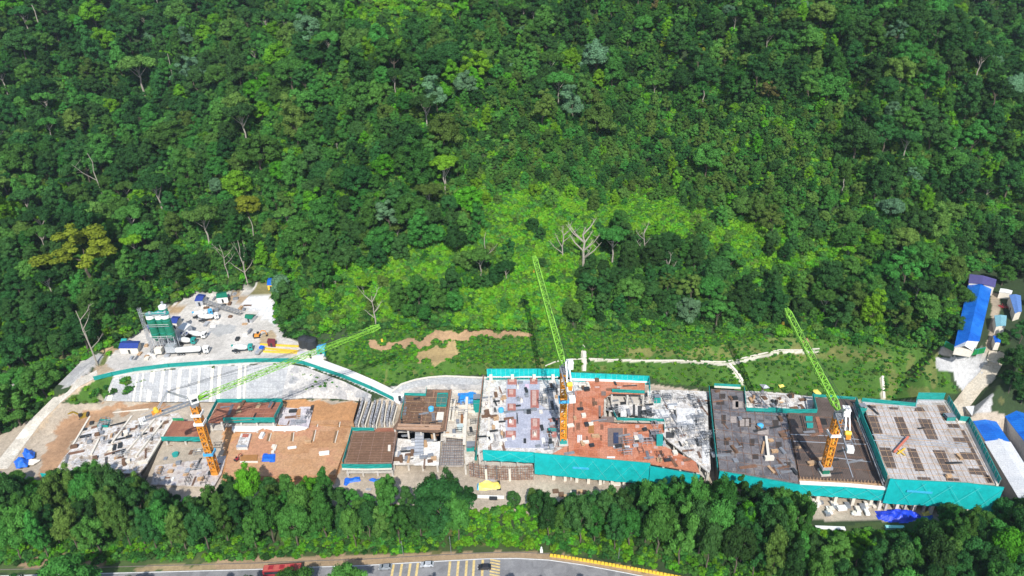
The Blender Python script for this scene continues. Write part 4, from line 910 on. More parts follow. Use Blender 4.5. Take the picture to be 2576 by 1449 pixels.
quadslab('F',13,[rect(685,940,28,45),rect(1010,740,45,75)],DARK,'dark_hatch',o,.4,.28); quadslab('F',13,[rect(700,340,45,45)],paint('pink_sheet',(.6,.45,.55),.8),'pink_sheet',o,.1,.28)
quadslab('F',13,[rect(955,838,90,26)],TEALP,'teal_hatch',o,.6,.64)
quadslab('F',13,[rect(300,240+80,16,700),rect(1040,300,14,200)],CREAM,'pale_beam',o,.3,.02)
e=[q+Vector((0,.6,0)) for q in TP('F',13,(290,275),(840,275),(1080,275),(1195,285))]; stitched(o,e,.6,4.6,NET,20); posts(e,-.5,4.6,1.9,.14,LACE).build('net_posts',o); rails(TP('F',13,(290,262),(1060,262)),(.5,),.7,WHITE).build('edge_board',o); rails(TP('F',13,(280,280),(1060,285)),(.1,),.4,TEALP).build('lower_rail',o)
for x in (330,565,800,1005,1110):
    a,=TP('F',13,(x,285)); mb=MB(); mb.box((a.x,a.y,14),(1.3,1.6,2.4),CREAM); mb.build('column_stub',o)
e=[q+Vector((-.4,0,0)) for q in TP('F',13,(262,285),(225,620),(172,1100))]; stitched(o,e,-1,2.2,NETD,21); rails(e,(2.3,),.5,REBAR).build('net_rail',o)
e=[q+Vector((0,-.8,0)) for q in TP('F',13,(240,1045),(800,1072))]; stitched(o,e,-4.6,.4,NET,22); zigzag(o,e[0],e[1],-4.3,-.2,2,LACE)
# rebar retaining wall in front
FACE=patchy('brick_rebar_wall',[(.20,.15,.12),(.34,.20,.14),(.42,.34,.28),(.52,.48,.42)],.6,.9,.4,0,(.8,.6),(.12,.11,.11),.08,2)
wp=[q for q in TP('F',3,(95,1305),(230,1330),(420,1345),(620,1345),(790,1340))]
o=thing('rebar_wall',(wp[2].x,wp[2].y,.5),'curved wall of red brown rebar and formwork under the teal net','wall')
netwall(wp,-2,5.5,FACE,2,.05,2).build('formwork_face',o)
posts([q+Vector((0,-.3,0)) for q in wp],-2,5.2,.9,.12,GREY).build('steel_posts',o); rails([q+Vector((0,-.35,0)) for q in wp],(-1,.2,1.4,2.6,3.8,5),.13,REBAR).build('steel_rails',o)
for x in (280,535): a,=TP('F',3,(x,1342)); mb=MB(); mb.box((a.x,a.y-.6,3.2),(.8,.8,7.4),CREAM); mb.build('concrete_post',o)
# --- lower white scaffolded slab between the red and charcoal decks
o,pw=block('floor_slab','white cluttered lower slab with scaffolding between the red and charcoal decks','slab','G',[(325,370),(560,360),(922,378),(930,700),(955,1140),(940,1185),(860,1120),(700,1000),(500,840),(380,640),(-70,560),(-80,440),(330,430)],8.5,0,DECKW,floors=(4.5,))
quadslab('G',8.5,[rect(60,450,60,180),rect(-45,440,28,140),rect(390,560,150,110),rect(620,550,180,200),rect(870,870,70,230)],patchy('white_sheet',[(.5,.5,.5),(.68,.68,.67),(.75,.75,.74)],.5,.8,.3,fine=2),'white_sheet',o,.25,.004)
quadslab('G',8.5,[rect(0,470,36,150),rect(230,520,40,120),rect(345,540,24,90),rect(590,560,20,90),rect(180,470,24,150),rect(900,780,60,30),rect(470,600,60,50),rect(760,620,60,100),rect(510,780,80,60)],paint('void_shade_dark',(.05,.055,.06),.9),'void_shade_sheet',o,.03,.006)  # no holes cut: dark sheets carry the shade of the voids
# --- brown decks in the middle
o,pw=block('building_frame','upper brown steel deck with channel rows below the small shotcrete slope','building','E',[(1065,203),(1335,208),(1305,430),(1275,665),(1150,690),(680,645),(735,560),(815,272),(1055,280)],11,2,DECKN,floors=(6,))
for i in range(9):
    s=(i+.5)/9; barlines('E',11,[(bilin([(830,290),(1040,295),(1010,600),(745,590)],0,s),bilin([(830,290),(1040,295),(1010,600),(745,590)],1,s))],TIMD,.55,'channel',o,.45)
gridbars('E',11.2,[(840,290),(1300,300),(1240,640),(750,610)],7,6,TIMB,.09,'rebar_lines',o,.1)
barlines('E',11,[((740,612),(1230,628)),((730,650),(1220,655))],paint('tan_pipe',(.42,.27,.18),.7),.9,'steel_pipe',o,.6)
barlines('E',11,[((1340,210),(1275,665)),((1130,225),(1310,230)),((1150,230),(1140,300)),((1020,300),(1000,610))],paint('rust_beam',(.30,.17,.11),.7),.5,'steel_beam',o,.4)
quadslab('E',11,[[(1190,275),(1300,270),(1280,400),(1170,400)]],paint('teal_mesh_floor',(.05,.16,.14),.8,0,.5,3),'mesh_floor',o,.25,.02)
e=TP('E',11,(1175,405),(1190,270),(1305,268),(1285,405),(1175,405)); stitched(o,e,.2,1.0,NETD,23)
quadslab('E',11,[[(1185,470),(1260,470),(1250,555),(1170,555)]],CREAM,'pale_sheet',o,.4,.02)
quadslab('E',11,[[(1190,560),(1240,560),(1235,580),(1190,580)]],GREY,'grey_sheet',o,.4,.02)
e=TP('E',11,(775,560),(815,268),(1055,275),(1062,200)); stitched(o,e,-.3,1.0,NETD,24)
o,pw=block('building_frame','lower brown steel deck with teal parapet nets above the blue tarps','building','E',[(228,682),(715,650),(735,695),(705,860),(672,1045),(128,1048),(175,850)],9,0,DECKN,floors=(4.5,))
gridbars('E',9,[(240,690),(715,690),(670,1035),(140,1040)],4,3,paint('pale_bar',(.42,.30,.26),.7),.1,'rebar_lines',o,.1)
for i in range(24):
    s=(i+.5)/24; q4=[(235,690),(700,685),(668,1030),(140,1035)]; barlines('E',9,[(bilin(q4,.01,s),bilin(q4,.99,s))],TIMD if i%2 else REBAR,.22,'channel',o,.22)
quadslab('E',9,[[(500,655),(710,650),(700,680),(480,685)]],DECKO,'orange_sheet',o,.5,.03); quadslab('E',9,[[(628,845),(658,845),(655,910),(625,910)]],CREAM,'pale_sheet',o,.3,.25)
e=TP('E',9,(225,655),(175,850),(115,1055)); stitched(o,e,-.6,1.5,NETD,25); e=TP('E',9,(220,668),(470,672)); stitched(o,e,-.2,1.3,NETD,26)
e=[q+Vector((0,-.5,0)) for q in TP('E',9,(105,1062),(380,1068),(670,1060))]; stitched(o,e,-.9,.9,NETD,27); rails([q+Vector((0,-.3,0)) for q in e],(-1.2,),.5,CREAM).build('edge_board',o)
e=TP('E',6,(140,1095),(640,1090)); netwall([Vector((q.x,q.y+1.5,0)) for q in e],1,7.6,patchy('hanging_forms',[(.40,.28,.22),(.60,.54,.50),(.70,.67,.64)],.8,.9,.3,0,(.45,4),(.25,.2,.18),.08,2),2,.05).build('formwork_face',o)
o,pw=block('floor_slab','white concrete slab between the brown decks','slab','E',[(715,695),(1225,690),(1215,880),(1200,1060),(665,1050),(705,860)],6,0,patchy('bright_slab',[(.5,.45,.38),(.72,.69,.64),(.78,.76,.72)],.2,.9,.3,fine=1.5))
o,pw=block('floor_slab','cream concrete slab with rows of beams beside the bright blue tarp','slab','E',[(1340,210),(1690,215),(1690,400),(1640,720),(1600,1000),(1500,1060),(1490,760),(1240,735),(1285,665),(1310,430)],7.5,0,SLABC)
barlines('E',7.5,[((1345,330),(1320,560)),((1385,340),(1360,560)),((1400,400),(1620,410)),((1400,460),(1610,465)),((1500,440),(1480,720)),((1250,730),(1490,730))],CREAM,.8,'concrete_beam',o,.9)
quadslab('E',7.5,[[(1450,480),(1500,480),(1495,588),(1445,588)]],paint('brown_pit',(.25,.11,.04),.8),'brown_pit',o,.05,.01)
quadslab('E',7.5,[[(1340,440),(1350,440),(1340,550),(1325,550)],[(1385,330),(1398,330),(1395,400),(1375,400)]],DARK,'floor_slot',o,.03,.01)
o=thing('rebar_grid',TP('E',4,(1360,900))[0],'grey reinforcement grid standing in the pit right of the white slab','rebar grid')
mb=MB(); pw=TP('E',4,(1250,745),(1480,745),(1480,1065),(1205,1065)); mb.prism([(q.x,q.y) for q in pw],3.2,4,patchy('pit_floor',[(.25,.22,.2),(.42,.38,.35),(.5,.45,.4)],.7,.9,.4)); mb.build('pit_floor',o)
gridbars('E',5.2,[(1250,755),(1480,755),(1480,1060),(1210,1060)],14,11,GREY,.1,'upper_mat',o,.1); gridbars('E',4.2,[(1250,755),(1480,755),(1480,1060),(1210,1060)],10,8,REBAR,.12,'lower_mat',o,.1)
# --- left part: slabs, decks, earth floor
mb=MB(); pw=TP('D',4.2,(1300,400),(1880,440),(2280,450),(2230,620),(2150,800),(2040,1080),(1960,1300),(560,1330),(640,900),(900,720),(1640,740)); mb.prism([(q.x,q.y) for q in pw],2,4.2,EARTH); tag(mb.build('earth_floor'),kind='structure')
o,pw=block('building_frame','orange brown deck with teal parapet nets at left of the earth floor','building','D',[(488,402),(1278,392),(1195,590),(560,592),(500,640),(360,640)],9,2,DECKO,floors=(5,))
gridbars('D',9,[(490,402),(1275,395),(1190,588),(420,640)],5,3,paint('red_batten3',(.42,.20,.14),.8),.09,'batten_lines',o,.1)
e=TP('D',9,(345,650),(480,385),(1285,378),(1305,395),(1200,600)); stitched(o,e,-.4,1.4,NETD,28); e=[q+Vector((0,-.3,0)) for q in TP('D',9,(555,600),(1200,600))]; stitched(o,e,-1.6,.9,NETD,29)
o,pw=block('floor_slab','pale purple grey slab at the right end of the orange brown deck','slab','D',[(1310,455),(1500,465),(1525,445),(1690,445),(1625,700),(1240,660)],5.2,2,patchy('mauve_slab',[(.42,.38,.42),(.56,.52,.55),(.66,.62,.6)],.3,.9,.3))
quadslab('D',5.2,[[(1490,470),(1530,470),(1520,600),(1450,600)]],EARTH,'earth_gap',o,.03,.01)
o,pw=block('floor_slab','white strip of slab in front of the orange brown deck','slab','D',[(665,690),(1620,690),(1600,715),(1500,740),(1200,740),(1050,705),(950,755),(660,745)],5,2,WHITE)
o=thing('formwork_box',TP('D',4.5,(800,870))[0],'rectangular formwork pit with red top standing in the earth floor','formwork')
mb=MB(); pw=TP('D',5.4,(775,780),(905,780),(855,960),(715,960)); mb.prism([(q.x,q.y) for q in pw],4.2,5.4,DECKW); mb.build('box',o); quadslab('D',5.4,[[(800,790),(880,790),(865,830),(790,830)]],BRICKR,'red_top',o,.1,.01); quadslab('D',5.4,[[(720,930),(850,930),(845,958),(716,958)]],SILV,'grey_edge',o,.15,.01)
for L,nm in (([(775,1058),(990,1052),(975,1128),(770,1132)],'brown rectangular timber pad on the earth floor'),):
    mb=MB(); pw=TP('D',4.4,*L); mb.prism([(q.x,q.y) for q in pw],4.2,4.6,paint('brown_pad',(.34,.16,.05),.8)); mb.prism([(q.x*.999,q.y) for q in TP('D',4.4,(760,1132),(985,1130),(985,1148),(760,1148))],4.2,4.5,CREAM); solo(mb,'timber_pad',nm,'timber pad')
k=0
for L in ([(1120,780),(1160,780),(1130,880),(1095,880)],[(1410,770),(1445,770),(1430,880),(1395,880)],[(1690,740),(1720,740),(1690,880),(1660,880)],[(1960,750),(2000,750),(1960,900),(1930,900)],[(2045,510),(2070,510),(2060,560),(2035,560)],[(2000,640),(2025,640),(2015,700),(1985,700)],[(1725,670),(1745,670),(1735,700),(1715,700)]):
    mb=MB(); mb.prism([(q.x,q.y) for q in TP('D',4.25,*L)],4.1,4.24,paint('trench_soil',(.20,.12,.06),.95)); 
    a,b_,c_,d_=TP('D',4.3,*L); mb.beam(b_,c_,.3,.5,CREAM); solo(mb,'trench','narrow footing trench in the brown earth floor','trench','footing trenches in the earth floor')
o,pw=block('floor_slab','white cluttered slab at far left with a teal lined pit','slab','C',[(905,335),(1140,300),(1500,262),(1760,250),(1850,360),(1740,372),(1480,800),(1400,900),(560,870),(640,740),(745,620),(830,470)],5.5,1,patchy('mixed_slab',[(.20,.15,.11),(.42,.34,.26),(.60,.57,.54),(.68,.67,.66),(.48,.39,.29),(.62,.6,.58)],.22,.9,.4,fine=1.4))
o2=thing('lift_pit',TP('C',5.5,(1050,405))[0],'teal lined rectangular pit in the white left slab','pit'); 
mb=MB(); mb.prism([(q.x,q.y) for q in TP('C',5.5,(1012,375),(1112,378),(1090,438),(985,435))],5.5,5.56,DARK); mb.build('pit_floor',o2); netwall(TP('C',5.5,(985,435),(1012,375),(1112,378),(1090,438),(985,435)),0,1.2,NETD,1.2,.03).build('pit_netting',o2)
barlines('C',5.5,[((910,335),(740,620)),((1500,262),(1140,300)),((1740,372),(1480,800)),((1560,360),(1250,720)),((1330,330),(1130,600)),((1000,560),(920,720)),((1650,380),(1370,740))],CREAM,.7,'concrete_beam',o,.7)
o,pw=block('building_frame','small brown deck with a teal net just left of the left crane mast','building','C',[(1740,372),(2060,372),(2080,470),(2040,548),(1640,545)],7.5,2,DECKO,floors=())
e=TP('C',7.5,(1622,552),(2040,555)); stitched(o,e,-1.2,1.0,NETD,31)
e=TP('C',7.5,(1740,365),(1850,365)); stitched(o,e,-.2,1.0,paint('bright_green_net',(.02,.30,.10),.7),32)
o,pw=block('floor_slab','pinkish cluttered slab around the foot of the left crane','slab','C',[(1645,600),(2120,600),(2300,640),(2230,900),(2150,1030),(1520,1010),(1560,830)],3,0,patchy('pink_slab',[(.34,.28,.26),(.50,.44,.40),(.6,.55,.5),(.42,.40,.44)],.4,.9,.35))
mb=netwall([q for q in TP('C',3,(1648,590),(1530,830),(1440,1000))],-1,2.4,DARK,3,.05); solo(mb,'dark_retaining_wall','dark timber retaining wall between the white and pinkish left slabs','wall')
mb=netwall([q for q in TP('C',2.5,(440,975),(575,985))],-1,4,NET,1.5,.1); solo(mb,'safety_net_panel','free standing bright teal net panel at the lower left of the site','net panel')
mb=netwall([q for q in TP('D',5,(2300,340),(2200,690))],-1,3,DARK,3,.1); solo(mb,'formwork_wall','dark formwork wall at the right edge of the brown earth floor','wall')
# wall formwork rows left of the upper brown deck
FW_=patchy('scaffold_planks',[(.16,.15,.15),(.38,.38,.40),(.60,.60,.62)],1.2,.9,.4,0,(.5,3),(.1,.1,.1),.1,3)
for i,(x0,y0,x1,y1) in enumerate(((365,330,270,640),(430,380,345,640),(490,385,430,650),(545,380,470,640),(600,340,560,620),(660,380,620,620),(710,420,660,600))):
    a,b_=TP('E',5,(x0,y0),(x1,y1)); mb=MB(); mb.beam(a+Vector((0,0,1)),b_+Vector((0,0,1)),1.0,3.4,FW_); mb.beam(a+Vector((.9,0,.2)),b_+Vector((.9,0,.2)),.5,2.2,CREAM); 
    for s in range(8):
        q=a.lerp(b_,s/7); mb.box((q.x,q.y,7.6),(.18,.18,2.4),GREY)
    solo(mb,'wall_formwork','grey wall formwork row left of the upper brown deck','formwork','wall formwork rows left of the upper brown deck')
#PART4
# ================================================================ tower cranes
def lattice(mb,a,b_,w_,bays,mat,t_=.16,w2=None,up=None):
    a,b_=Vector(a),Vector(b_); d=(b_-a).normalized(); u=up or (Vector((0,0,1)) if abs(d.z)<.95 else Vector((0,1,0)))
    x=d.cross(u).normalized(); y=x.cross(d).normalized(); w2=w2 or w_
    def c(k,i):
        ww=w_+(w2-w_)*k; s=((-1,-1),(1,-1),(1,1),(-1,1))[i%4]; return a.lerp(b_,k)+x*(s[0]*ww/2)+y*(s[1]*ww/2)
    for i in range(4): mb.beam(c(0,i),c(1,i),t_,t_,mat)
    for k in range(bays):
        for i in range(4):
            p,q=(c(k/bays,i),c((k+1)/bays,i+1)) if (k+i)%2 else (c(k/bays,i+1),c((k+1)/bays,i)); mb.beam(p,q,t_*.7,t_*.7,mat)
            mb.beam(c(k/bays,i),c(k/bays,i+1),t_*.7,t_*.7,mat)
def crane(base,basez,topv,jibtip,ctr,label,collar=(),tipz=None,deckcol=GREY,cabo=(1.9,.2),basem=ORANGE,jt=.3,jw=1.9):
    b=P(base[0],base[1],basez); zt2=heightat(b.x,b.y,topv); T_=Vector((b.x,b.y,zt2)); o=thing('tower_crane',b,label,'crane','tower cranes of the site')
    C_=P(ctr[0],ctr[1],zt2+1.0); cd=(C_-T_); cd.z=0; az=-cd.normalized(); cl=min(max(cd.length,9),17)
    r_=ray(*jibtip); r_=Vector(r_)
    if tipz is None:
        n=Vector((az.y,-az.x,0)); k=n.dot(T_-Vector((0,0,CH)))/n.dot(r_); tip=Vector((0,0,CH))+r_*k
        if not 30<(tip-T_).length<75: print('crane jib',label,(tip-T_).length,tip); tipz=zt2+22
    if tipz is not None: tip=P(jibtip[0],jibtip[1],tipz); 
    print('crane',label[:20],tuple(T_),tuple(tip),(tip-T_).length,cl)
    mb=MB(); mb.box((b.x,b.y,basez+.3),(3.4,3.4,.7),CONC); mb.box((b.x,b.y,basez+1.4),(2.5,2.5,1.6),basem); mb.build('base',o)
    h=zt2-basez; n=int(h/2.4); mb=MB(); lattice(mb,(b.x,b.y,basez+1),(b.x,b.y,zt2-1.5),2.1,n,ORANGE,.34)
    for k in range(n):
        if k%2: mb.box((b.x,b.y,basez+1+(h-2.5)*k/n),(2.3,2.3,.35),ORANGE)
    mb.build('mast',o)
    mb=MB(); mb.beam((b.x+.5,b.y,basez+1),(b.x+.5,b.y,zt2-2),.5,.5,YELLOW); mb.build('ladder',o)
    for cz_,m_ in collar:
        mb=MB(); z=heightat(b.x,b.y,cz_); 
        for s in((0,-1.5),(0,1.5)): mb.box((b.x,b.y+s[1],z),(3.6,.35,1.1),m_)
        for s in(-1.6,1.6): mb.box((b.x+s,b.y,z),(.35,2.6,1.1),m_)
        mb.build('collar',o)
    mb=MB(); mb.tube((b.x,b.y,zt2-1.8),(b.x,b.y,zt2-.2),1.5,GREY,16); mb.build('slewing_ring',o)
    sd=Vector((az.y,-az.x,0)); up=Vector((0,0,1)); root=T_+az*1.2+up*.6
    mb=MB(); J=tip-root; L=J.length; nb=int(L/2.2); ju=sd.cross(J.normalized())
    lattice(mb,root,root.lerp(tip,.06),.9,1,LIME,.3,1.9,ju); lattice(mb,root.lerp(tip,.06),root.lerp(tip,.95),jw,nb,LIME,jt,jw*.9,ju); lattice(mb,root.lerp(tip,.95),tip,1.7,2,LIME,.28,.9,ju); mb.build('jib',o)
    ce=T_-az*cl
    mb=MB(); 
    for s in(-1,1): mb.beam(T_+sd*s*1.1,ce+sd*s*1.1,.35,.5,GREY)
    for i in range(7): q=T_.lerp(ce,i/6); mb.beam(q-sd*1.2,q+sd*1.2,.25,.2,GREY); q2=T_.lerp(ce,min(1,(i+1)/6)); mb.beam(q-sd*1.1,q2+sd*1.1,.15,.15,GREY)
    for s in(-1,1): mb.beam(T_+sd*s*1.5+up*1.2,ce+sd*s*1.5+up*1.2,.1,.1,SILV)
    mb.build('counter_jib',o)
    mb=MB(); A=T_-az*(cl*.42)+up*7.5
    for s in(-.8,.8): mb.beam(T_+az*.8+sd*s,A+sd*s*.5,.3,.3,SILV); mb.beam(ce.lerp(T_,.22)+sd*s,A+sd*s*.5,.24,.24,SILV)
    mb.beam(A-sd*.6,A+sd*.6,.4,.4,SILV); mb.build('a_frame',o)
    mb=MB(); 
    for s in(-.35,.35): mb.beam(A+sd*s,root.lerp(tip,.93)+sd*s+up*.6,.09,.09,DARK)
    mb.beam(A,root.lerp(tip,.55)+up*.6,.06,.06,DARK); mb.build('luffing_rope',o)
    mb=MB(); q=T_.lerp(ce,.72)+up*1.0; a_=math.atan2(az.y,az.x); mb.box(q,(3.0,1.4,1.1),ORANGE,a_); mb.tube(q-sd*.9+up*.9,q+sd*.9+up*.9,.8,YELLOW,12); mb.build('winch',o)
    mb=MB(); 
    for i in range(4): mb.box(ce+az*(.2+.55*i-1.2)-up*.4,(.45,2.0,1.7),WHITE,a_)
    mb.build('counterweight',o)
    mb=MB(); q=T_+sd*cabo[0]*1.15+az*cabo[1]+up*.9; mb.box(q,(2.6,2.0,2.5),WHITE,a_); mb.box(q+up*1.35,(2.9,2.3,.2),WHITE,a_); mb.box(q+az*1.32+up*.3,(.06,1.6,1.3),GLASS,a_); mb.box(q+sd*1.02+up*.3,(1.8,.06,1.1),GLASS,a_); mb.build('cab',o)
    mb=MB(); hp=tip-up*.8; mb.beam(tip,hp-up*5,.08,.08,DARK); mb.box(hp-up*5.4,(.7,.5,1.1),YELLOW); mb.build('hook_block',o)
    return o
crane((545,1195),2,1010,(956,820),(357,1050),'left tower crane with orange mast and lime jib pointing right',((1138,SKYB),(1062,WHITE),(1040,WHITE)),55,cabo=(.3,.2),jt=.15,jw=1.5)
crane((1417,1115),14,925,(1343,645),(1441,1002),'centre tower crane with straight orange mast beside the red deck',((1005,SKYB),),basem=TEALP)
crane((2073,1190),10,1040,(1977,776),(2150,1150),'right tower crane with leaning orange mast on the dark brown deck',((1172,SILV),(1090,WHITE)),basem=GRN)
# ================================================================ batching plant
p=P(424,884,18); o=thing('batching_plant',p,'tall green silos with white tops at the left of the gravel yard','silo plant')
for i,(dx,dy,hh) in enumerate(((-3.2,0,20.0),(.2,.8,19.4),(3.5,0,20.0),(1.2,4.0,22.5))):
    mb=MB(); x,y=p.x+dx,p.y+dy; mb.tube((x,y,18+8.2),(x,y,18+hh-2.4),1.75,GRN,20); mb.tube((x,y,18+6.0),(x,y,18+8.2),.5,GRN,20,1.75)
    for k in range(4): mb.tube((x,y,18+10+k*3.2),(x,y,18+10.15+k*3.2),1.82,TEALP,20)
    sl_=mb.build('silo',o)
    mb=MB(); mb.tube((x,y,18+hh-2.4),(x,y,18+hh-1.2),1.76,WHITE,20,1.7); mb.tube((x,y,18+hh-1.2),(x,y,18+hh-.5),1.7,WHITE,20,.6); mb.tube((x+.3,y,18+hh-.6),(x+.3,y,18+hh+.7),.5,SILV,10); mb.build('cap',o)
    mb=MB()
    for a,b_ in ((-1.4,-1.4),(1.4,-1.4),(1.4,1.4),(-1.4,1.4)):
        mb.beam((x+a,y+b_,18),(x+a,y+b_,26.6),.28,.28,SILV); mb.beam((x+a,y+b_,18.3),(x+b_,y-a,25.8),.14,.14,SILV)
    mb.build('leg_frame',o)
mb=MB(); lattice(mb,(p.x-6.6,p.y-.5,18),(p.x-6.6,p.y-.5,41),1.0,12,SILV,.12); mb.build('ladder_cage',o)
mb=MB()
for k in range(3): mb.box((p.x,p.y-2.2,26.4+k*6),(10,.25,.15),SILV); mb.beam((p.x-5,p.y-2.3,27.4+k*6),(p.x+5,p.y-2.3,27.4+k*6),.1,.1,WHITE)
mb.build('walkway',o)
mb=MB(); mb.box((p.x+3.2,p.y-2.5,21.5),(4,3.4,3.2),SILV); mb.tube((p.x+3.2,p.y-2.5,19),(p.x+3.2,p.y-2.5,20.4),.5,GREY,12,1.6); mb.box((p.x-2.5,p.y-2.6,20.5),(3,2.4,2.4),CREAM); mb.build('mixer_house',o)
a,b_=P(508,757,19.5),P(606,787,19.5); mb=MB(); lattice(mb,a,b_,1.6,9,GREY,.2); mb.beam(a,b_,1.3,.25,CONC)
for k in(.1,.5,.9): q=a.lerp(b_,k); mb.beam(q,(q.x,q.y,18),.25,.25,GREY)
solo(mb,'conveyor','grey inclined conveyor gantry behind the gravel yard trucks','conveyor')
a,b_=P(440,862,19),P(470,835,24); mb=MB(); lattice(mb,a,b_,1.4,7,SILV,.18); mb.beam(a,b_,1.0,.2,DARK); solo(mb,'conveyor','short silver conveyor rising beside the green silos','conveyor')
# ================================================================ sheds, huts, containers
def hut(c4,z,h,mat,wall,label,cat='hut',rise=.8,name='site_hut',ribs=True,arch=False):
    """c4: roof corner pixels in order along one eave then back along the other; ridge runs p0-p1"""
    q=[P(u,v,z+h) for u,v in c4]; cx=sum(p_.x for p_ in q)/4; cy=sum(p_.y for p_ in q)/4; o=thing(name,(cx,cy,z),label,cat)
    m0=(q[0]+q[3])/2; m1=(q[1]+q[2])/2; n=6 if arch else 2
    rows=[]
    for k in range(n+1):
        t_=k/n; zz=rise*(math.sin(math.pi*t_) if arch else 1-abs(2*t_-1)); rows.append([q[0].lerp(q[3],t_)+Vector((0,0,zz)),q[1].lerp(q[2],t_)+Vector((0,0,zz))])
    mb=MB(); th=Vector((0,0,-.12))
    for k in range(n):
        a,b_,c_,d_=rows[k][0],rows[k][1],rows[k+1][1],rows[k+1][0]; mb.add([a,b_,c_,d_,a+th,b_+th,c_+th,d_+th],[(0,1,2,3),(7,6,5,4),(0,4,5,1),(2,6,7,3),(1,5,6,2),(3,7,4,0)],mat)
    mb.build('roof',o)
    mb=MB(); w4=[p_.lerp(Vector((cx,cy,z+h)),.06) for p_ in q]; mb.prism([(p_.x,p_.y) for p_ in w4],z-.3,z+h-.1,wall); mb.build('wall',o)
    mb=MB(); a,b_=(w4[0],w4[1]) if w4[0].y+w4[1].y<w4[2].y+w4[3].y else (w4[2],w4[3]); m_=a.lerp(b_,.5); mb.box((m_.x,m_.y-.05,z+1),(.9,.25,2),DARK,math.atan2(b_.y-a.y,b_.x-a.x)); mb.build('door',o)
    return o
V4=lambda c,*p_: T(c,*p_)
hut(V4('A',(1190,800),(1385,800),(1415,725),(1230,725)),18,3,NAVY,CREAM,'dark blue roofed hut left of the green silos')
hut(V4('A',(1710,545),(1775,550),(1820,480),(1740,475)),18,3.2,NAVY,CREAM,'small navy roofed hut just behind the green silos')
hut(V4('A',(1475,580),(1500,610),(1545,590),(1510,545)),18,2.6,NAVY,SILV,'tiny purple blue hut left of the silo tops')
hut(V4('A',(1785,595),(1850,622),(1925,560),(1855,535)),18,5,WHITE,SILV,'white flat roofed cabin right of the green silos',rise=.15)
hut(V4('A',(1815,655),(1885,665),(1920,610),(1835,605)),18,2.8,NAVY,DARK,'dark navy hut in front of the white roofed cabin')
hut(V4('A',(1955,325),(2035,322),(2075,262),(2000,250)),18.5,3,NAVY,SILV,'blue roofed shed at the forest edge behind the conveyor')
hut(V4('A',(2175,295),(2290,285),(2275,225),(2180,245)),18.5,3,GRN,WHITE,'green roofed shed at the back of the gravel yard')
hut(V4('A',(1210,735),(1270,735),(1290,700),(1240,700)),18,2.4,TEALP,SILV,'small teal topped box behind the dark blue hut')
hut(V4('B',(625,165),(690,165),(700,95),(640,92)),19,2.8,BLUE,YELLOW,'blue and yellow tent at the top corner of the gravel yard',cat='tent',name='tent')
hut(V4('B',(625,740),(705,745),(710,705),(635,700)),18,2.4,MAROON,MAROON,'small maroon container at the right of the gravel yard',cat='container',name='container',rise=.05)
hut(V4('B',(400,495),(470,510),(520,460),(420,455)),18,2.2,GRN,SILV,'dark green covered skip on the white gravel',cat='skip',name='covered_skip')
for k,(x,y) in enumerate(((1010,775),(1080,790))):
    q,=TP('B',18,(x,y)); mb=MB(); mb.tube((q.x,q.y,18),(q.x,q.y,22.2),2.6,DARK,20); mb.tube((q.x,q.y,22.2),(q.x,q.y,22.9),2.6,DARK,20,1.0); o=solo(mb,'water_tank',('left','right')[k]+' one of the two black water tanks by the ramp','tank','black water tanks')
hut(V4('B',(1120,830),(1205,820),(1225,745),(1140,765)),18,3,SKYB,TEALP,'pale blue roofed box right of the black water tanks')
hut(V4('B',(925,870),(1200,880),(1205,835),(935,830)),17.4,1.6,paint('mauve_roof',(.55,.53,.56),.7),CREAM,'low grey store in front of the black tanks',rise=.1)
for k,(y0,y1) in enumerate(((760,790),(800,840),(832,855))):
    a,b_=TP('B',18.4,(590 if k else 560,y0),(945,y1-10)); mb=MB(); mb.beam(a,b_,.7,.7,YELLOW); solo(mb,'steel_beam',('rear','middle','front')[k]+' long yellow beam lying on the yard beside the tanks','beam','long yellow beams on the yard')
# blue dormitory and neighbours
o=hut(V4('I',(600,800),(740,165),(985,205),(860,745)),28,3.4,ROOFB,CREAM,'long blue roofed dormitory on the right hillside bench','dormitory',1.6,'dormitory'); 
hut(V4('I',(600,812),(640,690),(855,745),(790,842)),28.1,3.0,ROOFW,CREAM,'white roofed end hall in front of the long blue dormitory','hall',1.6,'hall')
hut(V4('I',(745,145),(760,55),(1035,110),(1020,190)),28.5,4.2,paint('purple_roof',(.10,.09,.25),.5),CREAM,'dusky purple roofed shed at the upper end of the blue dormitory',rise=.6)
hut(V4('I',(1225,460),(1165,268),(1285,275),(1295,440)),28,4,paint('faded_blue',(.12,.24,.55),.5),CREAM,'faded blue roofed hut at the right edge beside the dormitory',rise=.5)
hut(V4('I',(1030,595),(1012,480),(1140,482),(1130,590)),28,3.6,paint('pale_teal_roof',(.20,.42,.48),.5),CREAM,'pale teal roofed hut right of the dormitory',rise=.4)
hut(V4('I',(1020,760),(1000,690),(1085,700),(1075,760)),27,3.4,BLUE,CREAM,'small bright blue hut among trees by the dormitory',rise=.4)
hut(V4('I',(1060,240),(1075,200),(1200,225),(1190,258)),28,3,WHITE,CREAM,'white roofed store behind the dormitory',rise=.2)
q,=TP('I',28,(1105,400)); mb=MB(); 
for k in range(14): a_=k*.45; mb.beam((q.x,q.y,28.3),(q.x+2.2*math.cos(a_),q.y+2.0*math.sin(a_),28.4+.15*(k%4)),.16,.16,RED)
solo(mb,'steel_stack','red steel pieces piled beside the dormitory lane','steel')
